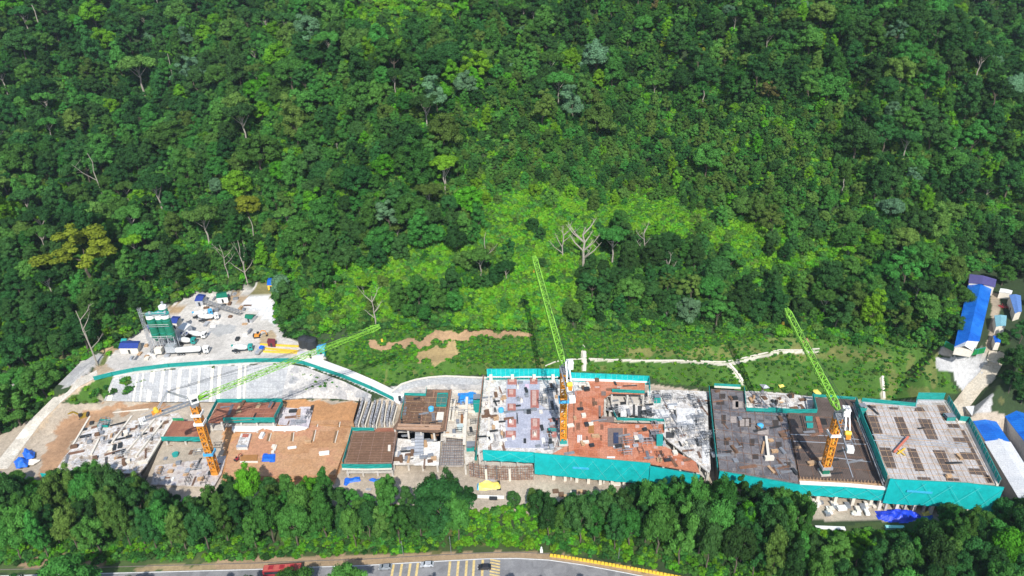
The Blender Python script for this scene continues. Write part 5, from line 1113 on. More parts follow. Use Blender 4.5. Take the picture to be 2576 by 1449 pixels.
# warehouses right of the site
hut(V4('H',(1860,335),(1800,252),(2040,256),(2085,338)),4,5,ROOFW,CREAM,'small white roofed hut beside the access road','warehouse',.6,'warehouse')
hut(V4('H',(1985,568),(1870,385),(2085,390),(2205,572)),2,6,ROOFB,SILV,'medium blue roofed shed in front of the white roofed hut','warehouse',.9,'warehouse')
hut(V4('H',(2440,700),(2100,262),(2330,262),(2640,700)),2,7,ROOFB,SILV,'large blue pitched roof at the right edge','warehouse',1.4,'warehouse')
hut(V4('H',(2330,1160),(1975,570),(2215,575),(2640,1240)),1,6.5,ROOFW,GREY,'long white roofed hall right of the light timber deck','warehouse',1.5,'warehouse')
# ================================================================ vehicles
def wheels(o,xs_,w_,r=.5,z=0):
    for x in xs_:
        for s in(-1,1):
            mb=MB(); mb.tube((x,s*w_/2-s*.2,z+r),(x,s*w_/2+s*.08,z+r),r,TYRE,14); mb.tube((x,s*w_/2+s*.05,z+r),(x,s*w_/2+s*.1,z+r),r*.5,SILV,10); q=mb.build('wheel'); q.parent=o
def vehicle(name,u,v,z,rz,label,cat,grp=None):
    q=P(u,v,z); o=bpy.data.objects.new(name,None); COL.objects.link(o); o.location=q; o.rotation_euler=(0,0,rz); return tag(o,label,cat,grp)
def part(o,mb,name,smooth=False):
    q=mb.build(name,smooth=smooth); q.parent=o; return q
def mixer(u,v,z,rz,label,drum=WHITE,cab=WHITE,grp='cement mixer trucks in the yard'):
    o=vehicle('mixer_truck',u,v,z,rz,label,'mixer truck',grp)
    mb=MB(); mb.box((-.5,0,.95),(8.4,1.1,.35),DARK); part(o,mb,'chassis')
    mb=MB(); mb.box((3.5,0,1.9),(1.9,2.4,2.1),cab); mb.box((3.35,0,3.05),(1.5,2.2,.25),cab); c=part(o,mb,'cab')
    mb=MB(); mb.box((4.47,0,2.3),(.05,2.1,.9),GLASS); mb.box((3.7,1.22,2.3),(.9,.04,.7),GLASS); mb.box((3.7,-1.22,2.3),(.9,.04,.7),GLASS); part(c,mb,'windows')
    mb=MB(); mb.tube((2.2,0,1.9),(.9,0,2.2),.7,drum,18,1.2); mb.tube((.9,0,2.2),(-1.4,0,2.6),1.2,drum,18,1.25); mb.tube((-1.4,0,2.6),(-3.9,0,3.2),1.25,drum,18,.5); part(o,mb,'drum',True)
    mb=MB(); mb.beam((-3.9,0,3.6),(-4.6,0,2.0),.7,.2,SILV); mb.box((-4.0,0,3.7),(.8,.9,.5),cab); part(o,mb,'chute'); wheels(o,(3.4,-1.6,-2.9),2.3,.52); return o
mixer(612,884,18,R(8),'white drum mixer truck parked nearest the yard crest',cab=TEALP)
mixer(497,850,18,R(-6),'white mixer truck behind the long tanker',cab=WHITE)
mixer(512,797,18,R(25),'mixer truck with white drum and light blue cab by the conveyor',cab=SKYB)
mixer(527,806,18,R(20),'mixer truck at the yard centre beside the light blue cab',cab=WHITE)
mixer(470,866,18,R(0),'mixer truck with teal cab beside the silo legs',cab=TEALP)
o=vehicle('tanker_truck',490,889,18,R(3),'long white tanker truck parked in front of the silos','tanker truck')
mb=MB(); mb.box((-1,0,1.0),(13,1.2,.35),DARK); part(o,mb,'chassis')
mb=MB(); mb.tube((-7.2,0,2.3),(2.6,0,2.3),1.3,WHITE,20); mb.tube((-7.9,0,2.3),(-7.2,0,2.3),.8,WHITE,20,1.3); mb.tube((2.6,0,2.3),(3.3,0,2.3),1.3,WHITE,20,.8); part(o,mb,'tank',True)
mb=MB(); mb.box((5.5,0,1.95),(2.2,2.5,2.3),WHITE); mb.box((5.2,0,3.2),(1.7,2.2,.35),WHITE); c=part(o,mb,'cab'); mb=MB(); mb.box((6.62,0,2.3),(.05,2.1,.9),GLASS); mb.box((5.7,-1.27,2.3),(1,.04,.7),GLASS); part(c,mb,'windows'); wheels(o,(5.6,2.4,-4.2,-5.4,-6.6),2.4,.52)
o=vehicle('pickup_truck',727,884,18,R(-70),'small blue and grey truck behind the nearest mixer','truck') if False else vehicle('pickup_truck',655,886,18,R(75),'small blue and grey truck right of the nearest mixer','truck')
mb=MB(); mb.box((0,0,.8),(5.4,1.9,.5),GREY); mb.box((1.6,0,1.5),(1.7,1.8,1.1),BLUE); mb.box((-1.2,0,1.3),(3,1.9,.5),SILV); part(o,mb,'body'); mb=MB(); mb.box((2.47,0,1.6),(.05,1.6,.6),GLASS); part(o,mb,'windshield'); wheels(o,(1.7,-1.6),1.8,.42)
def excavator(u,v,z,rz,body,label,sc=1):
    o=vehicle('excavator',u,v,z,rz,label,'excavator')
    for s in(-1,1):
        mb=MB(); mb.box((0,s*1.1,.45),(3.6,.55,.8),DARK); part(o,mb,'track')
    mb=MB(); mb.box((-.4,0,1.5),(3.2,2.4,1.1),body); mb.box((-1.7,0,1.5),(.8,2.5,1.3),DARK); c=part(o,mb,'body'); mb=MB(); mb.box((.7,.7,2.3),(1.3,1.0,1.6),GLASS); part(o,mb,'cab')
    mb=MB(); mb.beam((1,-.3,1.8),(3.2,-.3,4.3),.45,.5,body); mb.beam((3.2,-.3,4.3),(5.2,-.3,3.6),.4,.45,body); part(o,mb,'boom'); mb=MB(); mb.beam((5.2,-.3,3.7),(5.6,-.3,1.2),.3,.35,body); part(o,mb,'arm'); mb=MB(); mb.box((5.4,-.3,.8),(.9,1,.8),DARK); part(o,mb,'bucket'); o.scale=(sc,)*3; return o
q=T('C',(850,345))[0]; excavator(q[0],q[1],5,R(200),paint('dark_yellow',(.30,.20,.02),.6),'dark excavator at the top corner of the white left slab')
q=T('D',(725,1120))[0]; excavator(q[0],q[1],4.3,R(60),RED,'small red machine beside the brown timber pad',.45)
q=T('B',(530,690))[0]; excavator(q[0],q[1],18,R(10),ORANGE,'rusty orange excavator at the right of the gravel yard',.8)
q=T('G',(1525,1010))[0]; mb=MB(); q,=TP('G',10,(1525,1040)); a,=TP('G',10,(1500,850)); o=thing('placing_boom',q,'white and timber concrete placing boom lying on the charcoal deck','placing boom')
mb.beam(q+Vector((0,0,.9)),a+Vector((0,0,1.2)),.9,.8,CREAM); mb.build('boom',o); mb=MB(); mb.box((q.x,q.y-.8,10.8),(3.2,1.3,1.5),CREAM); mb.build('counterweight',o); mb=MB(); mb.beam(a+Vector((-1.3,-2,.5)),q+Vector((-1.6,2,.5)),.7,.5,TIMB); mb.build('support',o)
def car(u,v,rz,mat,label,z=.06):
    o=vehicle('car',u,v,z,rz,label,'car','cars on the road')
    pr=[(-2.1,.35),(-2.15,.8),(-1.75,.98),(-1.25,1.42),(.55,1.45),(1.15,1.0),(2.0,.86),(2.15,.55),(2.1,.35)]
    mb=MB(); n=len(pr)
    for s,w_ in((-1,.86),(1,.86)): pass
    vs=[(x,-.86 if z_<1.2 else -.66,z_) for x,z_ in pr]+[(x,.86 if z_<1.2 else .66,z_) for x,z_ in pr]
    mb.add(vs,[tuple(range(n)),tuple(range(n,2*n))[::-1]]+[(i,n+i,n+(i+1)%n,(i+1)%n) for i in range(n)],mat); c=part(o,mb,'body')
    mb=MB(); mb.add([(1.1,-.70,1.04),(1.1,.70,1.04),(.6,.6,1.43),(.6,-.6,1.43)],[(0,1,2,3)],GLASS); mb.v=[(x+.03,y,z_+.03) for x,y,z_ in mb.v]; part(o,mb,'windshield')
    mb=MB(); mb.add([(-1.72,-.7,1.0),(-1.72,.7,1.0),(-1.28,.6,1.4),(-1.28,-.6,1.4)],[(3,2,1,0)],GLASS); mb.v=[(x-.03,y,z_+.03) for x,y,z_ in mb.v]; part(o,mb,'rear_window')
    for s in(-1,1):
        mb=MB(); mb.add([(-1.4,s*.84,1.0),(1.0,s*.84,1.0),(.5,s*.70,1.36),(-1.15,s*.70,1.36)],[(0,1,2,3)],GLASS); part(o,mb,'side_window')
        mb=MB(); mb.box((2.1,s*.6,.7),(.12,.35,.16),WHITE); part(o,mb,'headlight')
    wheels(o,(1.35,-1.3),1.66,.33); return o
CARG=paint('car_grey',(.30,.33,.36),.3,.3); CARS=paint('car_silver',(.55,.58,.62),.3,.3); CARB=paint('car_black',(.03,.03,.035),.25)
car(970,1430,R(182),CARG,'grey car between the first yellow bars'); car(1075,1423,R(181),CARS,'silver car right of the first yellow bars'); car(1219,1430,R(181),CARB,'black car beside the hatched yellow marking'); 
o=vehicle('bus',714,1444,.06,R(2),'red bus on the road behind a treetop','bus')
mb=MB(); mb.box((0,0,1.75),(12,2.5,2.9),MAROON if False else RED); mb.box((0,0,3.22),(11.7,2.3,.12),paint('bus_roof',(.45,.10,.08),.4)); b_=part(o,mb,'body')
for x in(-3.5,0,3.3): mb=MB(); mb.box((x,0,3.38),(1.5,1.4,.24),RED); part(o,mb,'roof_hatch')
for s in(-1,1): mb=MB(); mb.box((0,s*1.27,2.3),(11,.04,1.0),GLASS); part(o,mb,'side_window')
mb=MB(); mb.box((6.02,0,2.2),(.05,2.2,1.3),GLASS); part(o,mb,'windshield'); wheels(o,(4,-3.4),2.4,.52)
# ================================================================ road furniture
wp=T('K',*[(1572+i*(2520-1572)/36,(222+((i/36)**1.12)*163)) for i in range(37)]); proto=None
for i,(u,v) in enumerate(wp):
    q=P(u,v+1.5,.02); u2,v2=wp[min(i+1,36)]; q2=P(u2,v2+1.5,.02); a_=math.atan2(q2.y-q.y,q2.x-q.x) if i<36 else a_
    if proto is None:
        o=bpy.data.objects.new('road_barrier',None); COL.objects.link(o); o.location=q; o.rotation_euler=(0,0,a_)
        mb=MB(); mb.box((0,0,.2),(1.05,.75,.4),YELLOW); mb.box((0,0,.62),(.95,.45,.5),YELLOW); mb.box((0,0,.9),(.8,.34,.12),YELLOW); part(o,mb,'body'); mb=MB(); mb.box((.72,0,.4),(.35,.3,.5),DARK); part(o,mb,'connector'); proto=o; tag(o,None,'road barrier','row of yellow road barriers beside the bend')
        kids=list(o.children)
    else:
        o=proto.copy(); COL.objects.link(o); o.location=q; o.rotation_euler=(0,0,a_)
        for c in kids: d=c.copy(); COL.objects.link(d); d.parent=o
    o['label']=('first yellow road barrier at the upper left end of the row' if i==0 else 'yellow road barrier in the row along the bend'); TOP.append(o)
q=P(1362,1388,.1); mb=MB(); mb.box((q.x,q.y,.45),(.9,.9,.9),WHITE); mb.box((q.x,q.y,1.3),(.35,.35,1.2),WHITE); mb.tube((q.x,q.y,1.9),(q.x,q.y,2.5),.35,WHITE,10,.1); solo(mb,'milestone','small white marker post on the verge above the road bend','marker post')
for u,v,h,l in ((1015,1398,7,'slim grey lamp post beside the silver car verge'),(1556,1410,6,'slim grey pole at the start of the yellow barriers') ,(1135,1392,8,'thin pole on the verge above the second yellow bars')):
    q=P(u,v,.1); mb=MB(); mb.tube(q,q+Vector((0,0,h)),.09,GREY,8,.06); mb.beam(q+Vector((0,0,h)),q+Vector((.0,-1.2,h+.2)),.1,.08,GREY); solo(mb,'street_pole',l,'pole')
# ================================================================ tarps, stacks and other loose things
def tarp(c,pts,z,h,mat,label,name='tarp',cat='tarp',group=None,seed=1,second=None):
    pw=TP(c,z,*pts); cx=sum(p_.x for p_ in pw)/len(pw); cy=sum(p_.y for p_ in pw)/len(pw); x0,x1=min(p_.x for p_ in pw),max(p_.x for p_ in pw); y0,y1=min(p_.y for p_ in pw),max(p_.y for p_ in pw)
    n=14; rg=random.Random(seed); mb=MB(); vs=[];poly=[(p_.x,p_.y) for p_ in pw]; X_,Y_=np.meshgrid(np.linspace(x0-.3,x1+.3,n*2),np.linspace(y0-.3,y1+.3,n)); d,ins=sdpoly(X_.ravel(),Y_.ravel(),poly)
    hh=np.where(ins,np.clip(d/.9,0,1),0)*h*(.45+.75*vnoise(X_.ravel(),Y_.ravel(),1.6,seed)); 
    for x,y,a in zip(X_.ravel(),Y_.ravel(),hh): vs.append((x,y,z+a))
    m=n*2; fs=[];fs2=[]
    for j in range(n-1):
        for i in range(m-1):
            k=j*m+i
            if ins[k] or ins[k+1] or ins[k+m] or ins[k+m+1]: (fs2 if second and vs[k][0]>x0+(x1-x0)*second[0] and vs[k][1]<y0+(y1-y0)*second[2] else fs).append((k,k+1,k+m+1,k+m))
    mb.add(vs,fs,mat)
    if fs2: k=mb._m(second[1]); mb.f+=[list(f) for f in fs2]; mb.m+=[k]*len(fs2)
    return solo(mb,name,label,cat,group)
tarp('E',[(1425,255),(1615,245),(1640,345),(1470,370),(1420,375)],7.6,1.8,paint('azure_tarp',(.02,.25,.68),.5,0,.2),'bright azure tarp covering a pile on the cream slab',seed=3)
tarp('E',[(115,1225),(330,1205),(340,1270),(200,1290),(160,1320),(115,1310)],1.2,1.6,BLUE,'left blue tarp sheet below the lower brown deck',group='blue tarps below the lower brown deck',seed=4)
tarp('E',[(385,1225),(600,1215),(610,1270),(480,1285),(385,1265)],1.2,1.4,BLUE,'right blue tarp sheet below the lower brown deck',group='blue tarps below the lower brown deck',seed=5)
tarp('E',[(1620,1290),(1730,1258),(1890,1262),(1915,1300),(1910,1350),(1740,1370),(1625,1365)],.8,1.8,SKYB,'large yellow and blue tarp in front of the rebar wall',seed=6,second=(.12,YTARP,.78))
tarp('H',[(985,1210),(1180,1195),(1360,1230),(1400,1270),(1250,1310),(1120,1305),(1010,1275)],.3,1.6,paint('royal_tarp',(.01,.05,.60),.45,0,.3),'long royal blue tarp below the light timber deck net',seed=7)
tarp('H',[(1405,1225),(1480,1195),(1490,1235),(1425,1260)],.3,1.4,YTARP,'small yellow tarp at the right end of the royal blue tarp',seed=8)
tarp('H',[(1395,1260),(1500,1245),(1500,1285),(1400,1290)],.3,1.0,BLUE,'small dark blue tarp under the yellow one',seed=9)
tarp('C',[(230,690),(290,665),(345,690),(340,740),(260,760)],4.6,2,BLUE,'upper blue tarp covered mound beside the haul road',group='blue mounds beside the haul road',seed=10)
tarp('C',[(145,775),(210,740),(280,770),(275,830),(170,845)],4.2,2,BLUE,'lower blue tarp covered mound beside the haul road',group='blue mounds beside the haul road',seed=11)
tarp('C',[(285,765),(340,755),(410,765),(330,815),(285,810)],4,1.0,CREAM,'pale heap of bags right of the blue mounds',seed=12,name='bag_heap',cat='heap')
tarp('D',[(1055,1050),(1060,1040),(1205,1042),(1200,1135),(1040,1135)],4.3,.6,BLUE,'flat blue tarp at the tree line on the brown earth floor',seed=13)
tarp('H',[(670,60),(770,50),(830,95),(760,105),(690,90)],7.2,1,paint('pale_blue_sheet',(.25,.42,.62),.6),'pale blue sheet on grass above the light timber deck',seed=14)
tarp('H',[(915,72),(1000,70),(1015,92),(930,95)],7.2,.8,TEALP,'small teal sheet on grass right of the pale blue sheet',seed=15)
tarp('G',[(1440,305),(1500,305),(1540,340),(1480,350)],7.6,.9,SILV,'silvery sheet on the grass behind the charcoal deck',seed=16)
tarp('H',[(95,55),(155,45),(160,65),(110,80)],7.8,.6,YTARP,'small yellow sheet on the grass left of the right jib',seed=17)
tarp('H',[(405,105),(450,95),(485,130),(475,150),(430,130)],7,.8,YTARP,'yellow sheet lying beside the right crane jib foot',seed=18)
for x,y,r_,m_,l in ((1115,440,22,SKYB,'round light blue tank on the upper brown deck'),):
    q,=TP('E',11.3,(x,y)); mb=MB(); mb.tube(q,q+Vector((0,0,1.4)),1.1,m_,18); mb.tube(q+Vector((0,0,1.4)),q+Vector((0,0,1.8)),1.1,m_,18,.5); solo(mb,'water_tank',l,'tank')
q,=TP('E',7.5,(1445,650)); mb=MB(); mb.tube(q,q+Vector((0,0,1.6)),1.3,paint('glaze',(.5,.6,.6),.4),18); solo(mb,'water_tank','round grey white tank on the cream slab','tank')
q,=TP('G',10,(1445,730)); mb=MB(); mb.tube(q,q+Vector((0,0,1.1)),1.2,SKYB,18); mb.tube(q+Vector((0,0,1.1)),q+Vector((0,0,1.5)),1.2,SKYB,18,.4); solo(mb,'water_tank','round turquoise tank on the charcoal deck','tank')
q,=TP('F',13.3,(440,630)); mb=MB(); mb.tube(q,q+Vector((0,0,1.3)),1.1,SKYB,16); mb.tube(q+Vector((0,0,1.3)),q+Vector((0,0,1.6)),1.1,SKYB,16,.3); solo(mb,'water_tank','round blue tank left of the blue grey deck','tank')
q,=TP('C',3.1,(1770,722)); mb=MB(); mb.tube(q,q+Vector((0,0,1.3)),1.2,TEALP,16); solo(mb,'water_tank','teal drum on the pinkish slab by the left crane','tank')
a,b_=TP('E',7.6,(1522,325),(1492,850)); mb=MB(); mb.beam(a+Vector((0,0,1.2)),b_+Vector((0,0,1.2)),1.1,1.0,CREAM); solo(mb,'concrete_girder','long white girder lying across the cream slab','girder')
a,b_=TP('E',6.1,(1000,630),(975,930)); mb=MB(); mb.beam(a+Vector((0,0,4)),b_+Vector((0,0,.4)),3.4,.35,SILV)
for s in range(12): q=a.lerp(b_,s/11); mb.beam(q+Vector((-1.7,0,4.3-3.6*s/11)),q+Vector((1.7,0,4.3-3.6*s/11)),.2,.25,GREY)
solo(mb,'access_ramp','grey steel stair ramp leading down from the upper brown deck','ramp')
def tower(c,xy,z0,z1,w_,d_,label,mat=TEALP):
    q,=TP(c,z0,xy); o=thing('stair_tower',q,label,'scaffold tower'); mb=MB(); n=max(2,int((z1-z0)/2))
    for a,b2 in((-1,-1),(1,-1),(1,1),(-1,1)): mb.beam((q.x+a*w_/2,q.y+b2*d_/2,z0),(q.x+a*w_/2,q.y+b2*d_/2,z1),.16,.16,mat)
    mb.build('frame',o)
    for k in range(n): mb=MB(); mb.box((q.x,q.y,z0+(k+1)*(z1-z0)/n),(w_,d_,.12),GREY); mb.build('platform',o)
    mb=MB()
    for k in range(n): z=z0+k*(z1-z0)/n; s=1 if k%2 else -1; mb.beam((q.x-s*w_*.4,q.y,z),(q.x+s*w_*.4,q.y,z+(z1-z0)/n),.7,.15,mat)
    mb.build('stair',o); netwall([Vector((q.x-w_/2,q.y-d_/2,z0)),Vector((q.x+w_/2,q.y-d_/2,z0))],0,(z1-z0)*.9,NETD,1,.03).build('netting',o)
tower('E',(1580,980),3,10,3.6,3,'teal scaffold stair tower at the lower right of the cream slab'); tower('E',(1640,440),7.5,14.5,2.8,3,'teal scaffold stair tower beside the left net of the blue grey deck')
tower('G',(420,480),8.5,11.5,2.4,2,'short teal scaffold box on the white lower slab'); tower('H',(830,370),10,17,2.4,2.2,'tall green scaffold tower between the dark and light timber decks'); tower('H',(1650,365),15,16.8,3,2.4,'low green scaffold box on the light timber deck')
def boardstack(q,m_,n,w_,l,rz,rg):
    mb=MB()
    for k in range(n): mb.box((q.x+rg.uniform(-.15,.15),q.y+rg.uniform(-.15,.15),q.z+.1+k*.17),(l,w_,.14),m_,rz+rg.uniform(-.05,.05))
    return mb
def rodbundle(q,m_,n,l,rz,rg):
    mb=MB()
    for k in range(n):
        a=rz+rg.uniform(-.05,.05); o_=Vector((-math.sin(rz),math.cos(rz),0))*((k-n/2)*.14); d=Vector((math.cos(a),math.sin(a),0))*l/2; p_=q+o_+Vector((0,0,.12+.08*(k%3))); mb.beam(p_-d,p_+d,.1,.1,m_)
    return mb
def framebox(q,w_,l,h,m_,rz,rg):
    mb=MB(); c,s=math.cos(rz),math.sin(rz); f=lambda x,y,z:(q.x+x*c-y*s,q.y+x*s+y*c,q.z+z); nx_=max(1,int(l/1.6))
    for i in range(nx_+1):
        for y in(-w_/2,w_/2): mb.beam(f(-l/2+l*i/nx_,y,0),f(-l/2+l*i/nx_,y,h),.11,.11,m_)
        mb.beam(f(-l/2+l*i/nx_,-w_/2,h*.9),f(-l/2+l*i/nx_,w_/2,h*.9),.09,.09,m_)
    for z in(h*.45,h*.9):
        for y in(-w_/2,w_/2): mb.beam(f(-l/2,y,z),f(l/2,y,z),.1,.1,m_)
    return mb
def crates(q,m_,rz,rg):
    mb=MB(); w_,l,h=rg.uniform(1,1.8),rg.uniform(1.2,2.6),rg.uniform(.5,1.2); mb.box((q.x,q.y,q.z+h/2),(l,w_,h),m_,rz); mb.box((q.x,q.y,q.z+h+.05),(l*.9,w_*.9,.1),CREAM if m_ in(WHITE,CREAM) else m_,rz); mb.box((q.x,q.y,q.z+h*.5),(l*1.02,w_*1.02,.08),DARK,rz); return mb
PALES=[('cream',CREAM),('white',WHITE),('tan',TIMB),('grey',GREY),('silver',SILV),('brown',TIMD),('black',DARK)]
def clutter(c,poly,z,n,where,kinds,rz,seed,palette=PALES,minu=0):
    rg=random.Random(seed); pts=poly; xs_=[p_[0] for p_ in pts]; ys_=[p_[1] for p_ in pts]; done=0; tr=0
    while done<n and tr<n*40:
        tr+=1; x,y=rg.uniform(min(xs_),max(xs_)),rg.uniform(min(ys_),max(ys_))
        if not inpoly(x,y,pts): continue
        q,=TP(c,z,(x,y)); k=rg.choice(kinds); cn,m_=rg.choice(palette); a=rz+rg.choice((0,math.pi/2))+rg.uniform(-.12,.12); done+=1
        if k=='board': n_=rg.randint(2,7); mb=boardstack(q,m_,n_,rg.uniform(.8,1.6),rg.uniform(1.6,4),a,rg); nm,ct='board_stack','boards'; d=('tall ' if n_>4 else 'low ')+cn+' stack of boards'
        elif k=='rod': l=rg.uniform(2.5,7); mb=rodbundle(q,rg.choice((REBAR,GREY,DARK)),rg.randint(4,9),l,a,rg); cn={REBAR:'rusty',GREY:'grey',DARK:'dark'}[mb.ms[0]]; nm,ct='rebar_bundle','steel bars'; d=('long ' if l>4.7 else 'short ')+cn+' bundle of steel bars'
        elif k=='frame': l=rg.uniform(2,5); m_=rg.choice((GREY,SILV,DARK)); mb=framebox(q,rg.uniform(1.2,2),l,rg.uniform(1,2.6),m_,a,rg); cn={GREY:'grey',SILV:'silver',DARK:'dark'}[m_]; nm,ct='scaffold_frame','scaffold'; d=('long ' if l>3.5 else 'short ')+cn+' scaffold frame'
        elif k=='column': 
            mb=MB(); mb.box((q.x,q.y,q.z+.8),(.9,.9,1.6),m_,rz)
            for s,t_ in((-.35,-.35),(.35,-.35),(.35,.35),(-.35,.35)): mb.box((q.x+s,q.y+t_,q.z+2),(.1,.1,1),REBAR,rz)
            nm,ct='column_stub','column stub'; d=cn+' column stub with starter bars'
        else: mb=crates(q,m_,a,rg); nm,ct='material_crate','crate'; d=cn+' crate of building material'
        solo(mb,nm,d+' '+where,ct,'loose building materials on the site')
ALLK=('board','rod','frame','crate','crate')
clutter('F',[(265,300),(480,300),(470,1020),(250,1030)],13,46,'left of the blue grey sheet',('board','crate','rod','column','crate'),-a1,51,[('cream',CREAM),('white',WHITE),('tan',TIMB),('brown',TIMD),('white',WHITE)])
clutter('F',[(870,300),(1060,300),(1060,680),(880,560)],13.3,18,'on the deck left of the centre mast',('frame','rod','board'),-a1,52)
clutter('F',[(870,700),(1060,700),(1000,1070),(950,1060)],13.3,14,'near the foot of the centre crane',ALLK,-a1,53)
clutter('F',[(500,300),(860,300),(940,1020),(490,1020)],13.3,22,'on the blue grey sheet',('board','rod','column','crate'),-a1,54,[('white',WHITE),('grey',GREY),('cream',CREAM),('black',DARK)])
clutter('F',[(1370,290),(2000,320),(1990,420),(1500,440),(1560,1130),(1100,1080),(1180,600),(1250,420)],14.1,22,'on the left half of the red deck',('board','rod','crate','board'),-a1,55,[('cream',CREAM),('brown',TIMD),('tan',TIMB),('black',DARK)])
clutter('F',[(1800,780),(2200,780),(2210,1000),(2500,1180),(2060,1180),(1600,1120)],14.1,30,'on the right half of the red deck',('board','rod','crate','frame'),-a1,56)
clutter('G',[(360,380),(930,400),(940,760),(640,780),(390,620)],8.5,44,'on the upper part of the white lower slab',('frame','frame','frame','rod','board'),-a1,57,[('white',WHITE),('grey',GREY),('silver',SILV),('cream',CREAM)])
clutter('G',[(510,700),(960,780),(1000,1130),(880,1090),(640,900)],8.5,36,'on the lower part of the white lower slab',('frame','frame','rod','crate'),-a1,58,[('white',WHITE),('grey',GREY),('silver',SILV),('cream',CREAM)])
clutter('G',[(-60,450),(330,450),(380,640),(-60,560)],8.5,20,'in the recess of the red deck',('frame','frame','board'),-a1,59,[('grey',GREY),('silver',SILV),('black',DARK)])
clutter('G',[(970,370),(1280,390),(1310,600),(1680,620),(1810,1260),(1060,1140)],10.02,34,'on the charcoal deck',('board','rod','rod','crate'),-a0,60,[('brown',TIMD),('grey',GREY),('black',DARK),('tan',TIMB),('brown',TIMD)])
clutter('G',[(1310,380),(1720,410),(1960,450),(1990,560),(1330,550)],5.5,24,'in the yard behind the charcoal deck',('frame','crate','board','column'),-a0,61)
clutter('H',[(190,310),(860,390),(1060,930),(300,890)],10,16,'on the dark brown deck',('board','rod','rod'),-a0,62,[('brown',TIMD),('tan',TIMB)])
clutter('H',[(890,250),(1700,250),(2030,940),(1120,900)],15.1,5,'on the light timber deck',('board','rod'),-a1,63,[('cream',CREAM),('tan',TIMB),('brown',TIMD)])
clutter('H',[(350,1110),(1020,1140),(1000,1240),(360,1240)],.5,26,'below the dark deck net',('crate','board','crate'),0,64,[('white',WHITE),('cream',CREAM),('white',WHITE),('grey',GREY)])
clutter('E',[(730,700),(1220,700),(1190,1040),(690,1030)],6,26,'on the white slab between the brown decks',('board','crate','rod','board'),-a1,65,[('grey',GREY),('tan',TIMB),('brown',TIMD),('silver',SILV)])
clutter('E',[(1350,230),(1650,400),(1600,720),(1500,720),(1260,730),(1300,500)],7.5,22,'on the cream slab',ALLK,-a1,66)
clutter('E',[(750,300),(1280,300),(1230,640),(740,610)],11.2,16,'on the upper brown deck',('board','rod'),-a1,67,[('brown',TIMD),('tan',TIMB),('black',DARK)])
clutter('C',[(900,350),(1720,380),(1460,800),(620,820),(760,620)],5.5,60,'on the white left slab',('board','rod','crate','frame','board'),R(20),68)
clutter('C',[(1660,620),(2200,640),(2150,980),(1540,1000)],3,34,'on the pinkish slab',ALLK,R(5),69)
clutter('D',[(1310,460),(1680,450),(1600,690),(1250,650)],5.2,12,'on the purple grey slab',('board','frame','rod'),0,70)
clutter('D',[(500,405),(1270,395),(1190,580),(560,590)],9,10,'on the orange brown deck',('board','rod'),0,71,[('brown',TIMD),('tan',TIMB)])
clutter('D',[(1700,470),(2200,470),(2000,1060),(1000,1030),(950,760),(1500,760)],4.2,7,'on the brown earth floor',('board','crate'),0,72,[('cream',CREAM),('white',WHITE),('tan',TIMB)])
clutter('V',[(300,890),(330,870),(430,850),(470,860),(430,900),(330,905)],18,22,'in front of the green silos',ALLK,0,73)
clutter('V',[(500,760),(610,780),(640,850),(540,870),(470,840)],18,14,'in the middle of the gravel yard',('crate','board'),0,74)
clutter('V',[(520,745),(600,740),(650,800),(560,770)],18,10,'at the back of the gravel yard',('crate','board','frame'),0,75)
clutter('V',[(865,1235),(1000,1230),(1010,1262),(880,1266)],.8,10,'below the lower brown deck',('crate','board'),0,76)
clutter('V',[(1200,1200),(1640,1225),(1640,1258),(1220,1262)],.8,30,'in front of the long teal net',('crate','board','rod'),0,77)
clutter('V',[(2395,900),(2560,1040),(2560,1010),(2480,1000)],6,1,'near the access road',('crate',),0,78)
mb=MB(); mb.box((0,450,152),(2500,2000,334),DARK); hz=mb.build('haze'); hz.data.materials.clear(); hm_=bpy.data.materials.new('haze_air'); hm_.use_nodes=True; ht=hm_.node_tree; ht.nodes.clear()
ho=ht.nodes.new('ShaderNodeOutputMaterial'); hv=ht.nodes.new('ShaderNodeVolumePrincipled'); hv.inputs['Color'].default_value=(.72,.85,1,1); hv.inputs['Density'].default_value=.00008; hv.inputs['Anisotropy'].default_value=.2
ht.links.new(hv.outputs[0],ho.inputs['Volume']); hz.data.materials.append(hm_); hz['kind']='stuff'
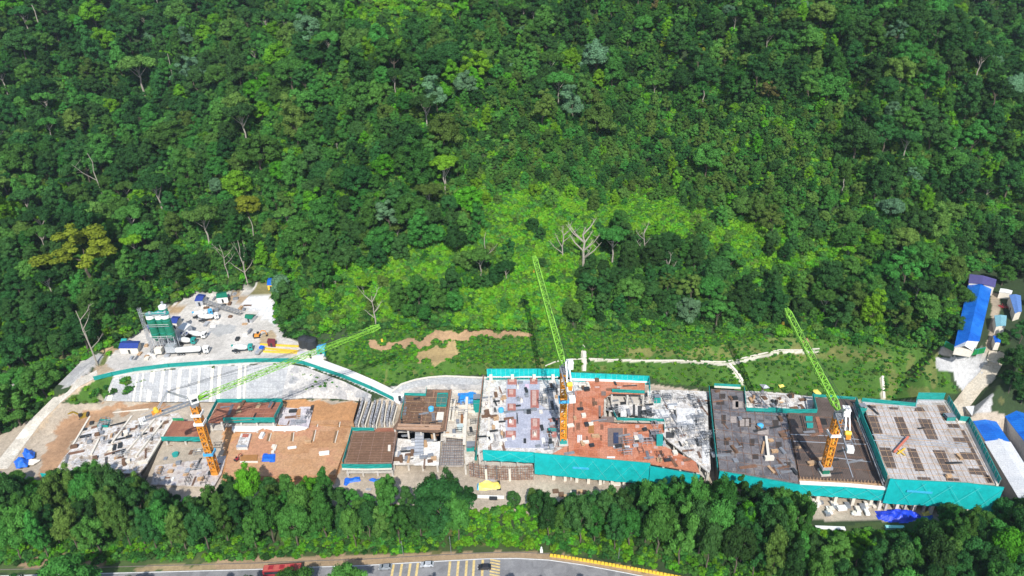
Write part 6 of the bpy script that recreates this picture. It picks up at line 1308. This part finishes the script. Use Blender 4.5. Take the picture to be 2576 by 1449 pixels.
# red and yellow placing boom on the light deck
a,b_=TP('H',15.2,(1150,680),(1275,548)); mb=MB(); mb.beam(a+Vector((0,0,.6)),b_+Vector((0,0,1)),.6,.6,paint('salmon',(.55,.16,.10),.6)); c_,d_=TP('H',15.2,(1180,690),(1250,640)); mb.beam(c_+Vector((0,0,.3)),d_+Vector((0,0,.3)),.4,.4,YELLOW); c_,d_=TP('H',15.2,(1180,650),(1250,705)); mb.beam(c_+Vector((0,0,.3)),d_+Vector((0,0,.3)),.3,.3,YELLOW); solo(mb,'placing_boom','thin red and yellow boom on the light timber deck','placing boom')
mb=MB(); a,b_=TP('H',.2,(430,1372),(700,1382)); mb.beam(a,b_,1.4,2,WHITE); solo(mb,'site_hoarding','long white hoarding at the tree line below the white materials','hoarding')
mb=MB(); a,b_=TP('H',.2,(1070,1362),(1240,1366)); mb.beam(a,b_,1.2,1.6,paint('pale_teal',(.25,.6,.6),.6)); solo(mb,'site_hoarding','short pale teal hoarding below the royal blue tarp','hoarding')
mb=MB(); a,b_=TP('E',.6,(1640,1432),(1940,1440)); mb.beam(a,b_,1.2,1.6,WHITE); solo(mb,'site_hoarding','white hoarding just below the yellow and blue tarp','hoarding')
# ================================================================ labels: say which one of a look-alike row
def scr(o):
    x,y,z=o.location; return proj(x,y,z)[0]
ORD=['','second','third','fourth','fifth','sixth','seventh','eighth','ninth','tenth','eleventh','twelfth']
NUM={2:'two',3:'three',4:'four',5:'five',6:'six',7:'seven',8:'eight',9:'nine',10:'ten'}
by={}
for o in TOP: by.setdefault(o['label'],[]).append(o)
for lab,os_ in by.items():
    n=len(os_)
    if n<2 or n>37: continue
    os_.sort(key=scr)
    for i,o in enumerate(os_):
        j=n-1-i
        if i<=j: w_='leftmost' if i==0 else (ORD[i] if i<len(ORD) else '%dth'%(i+1))+' from left'
        else: w_='rightmost' if j==0 else (ORD[j] if j<len(ORD) else '%dth'%(j+1))+' from right'
        s=lab+', '+w_
        while len(s.split())>16: 
            t_=s.split(); 
            for f in ('the','in','of'):
                if f in t_[3:]: k_=len(t_)-1-t_[::-1].index(f); t_.pop(k_); break
            else: break
            s=' '.join(t_)
        o['label']=s
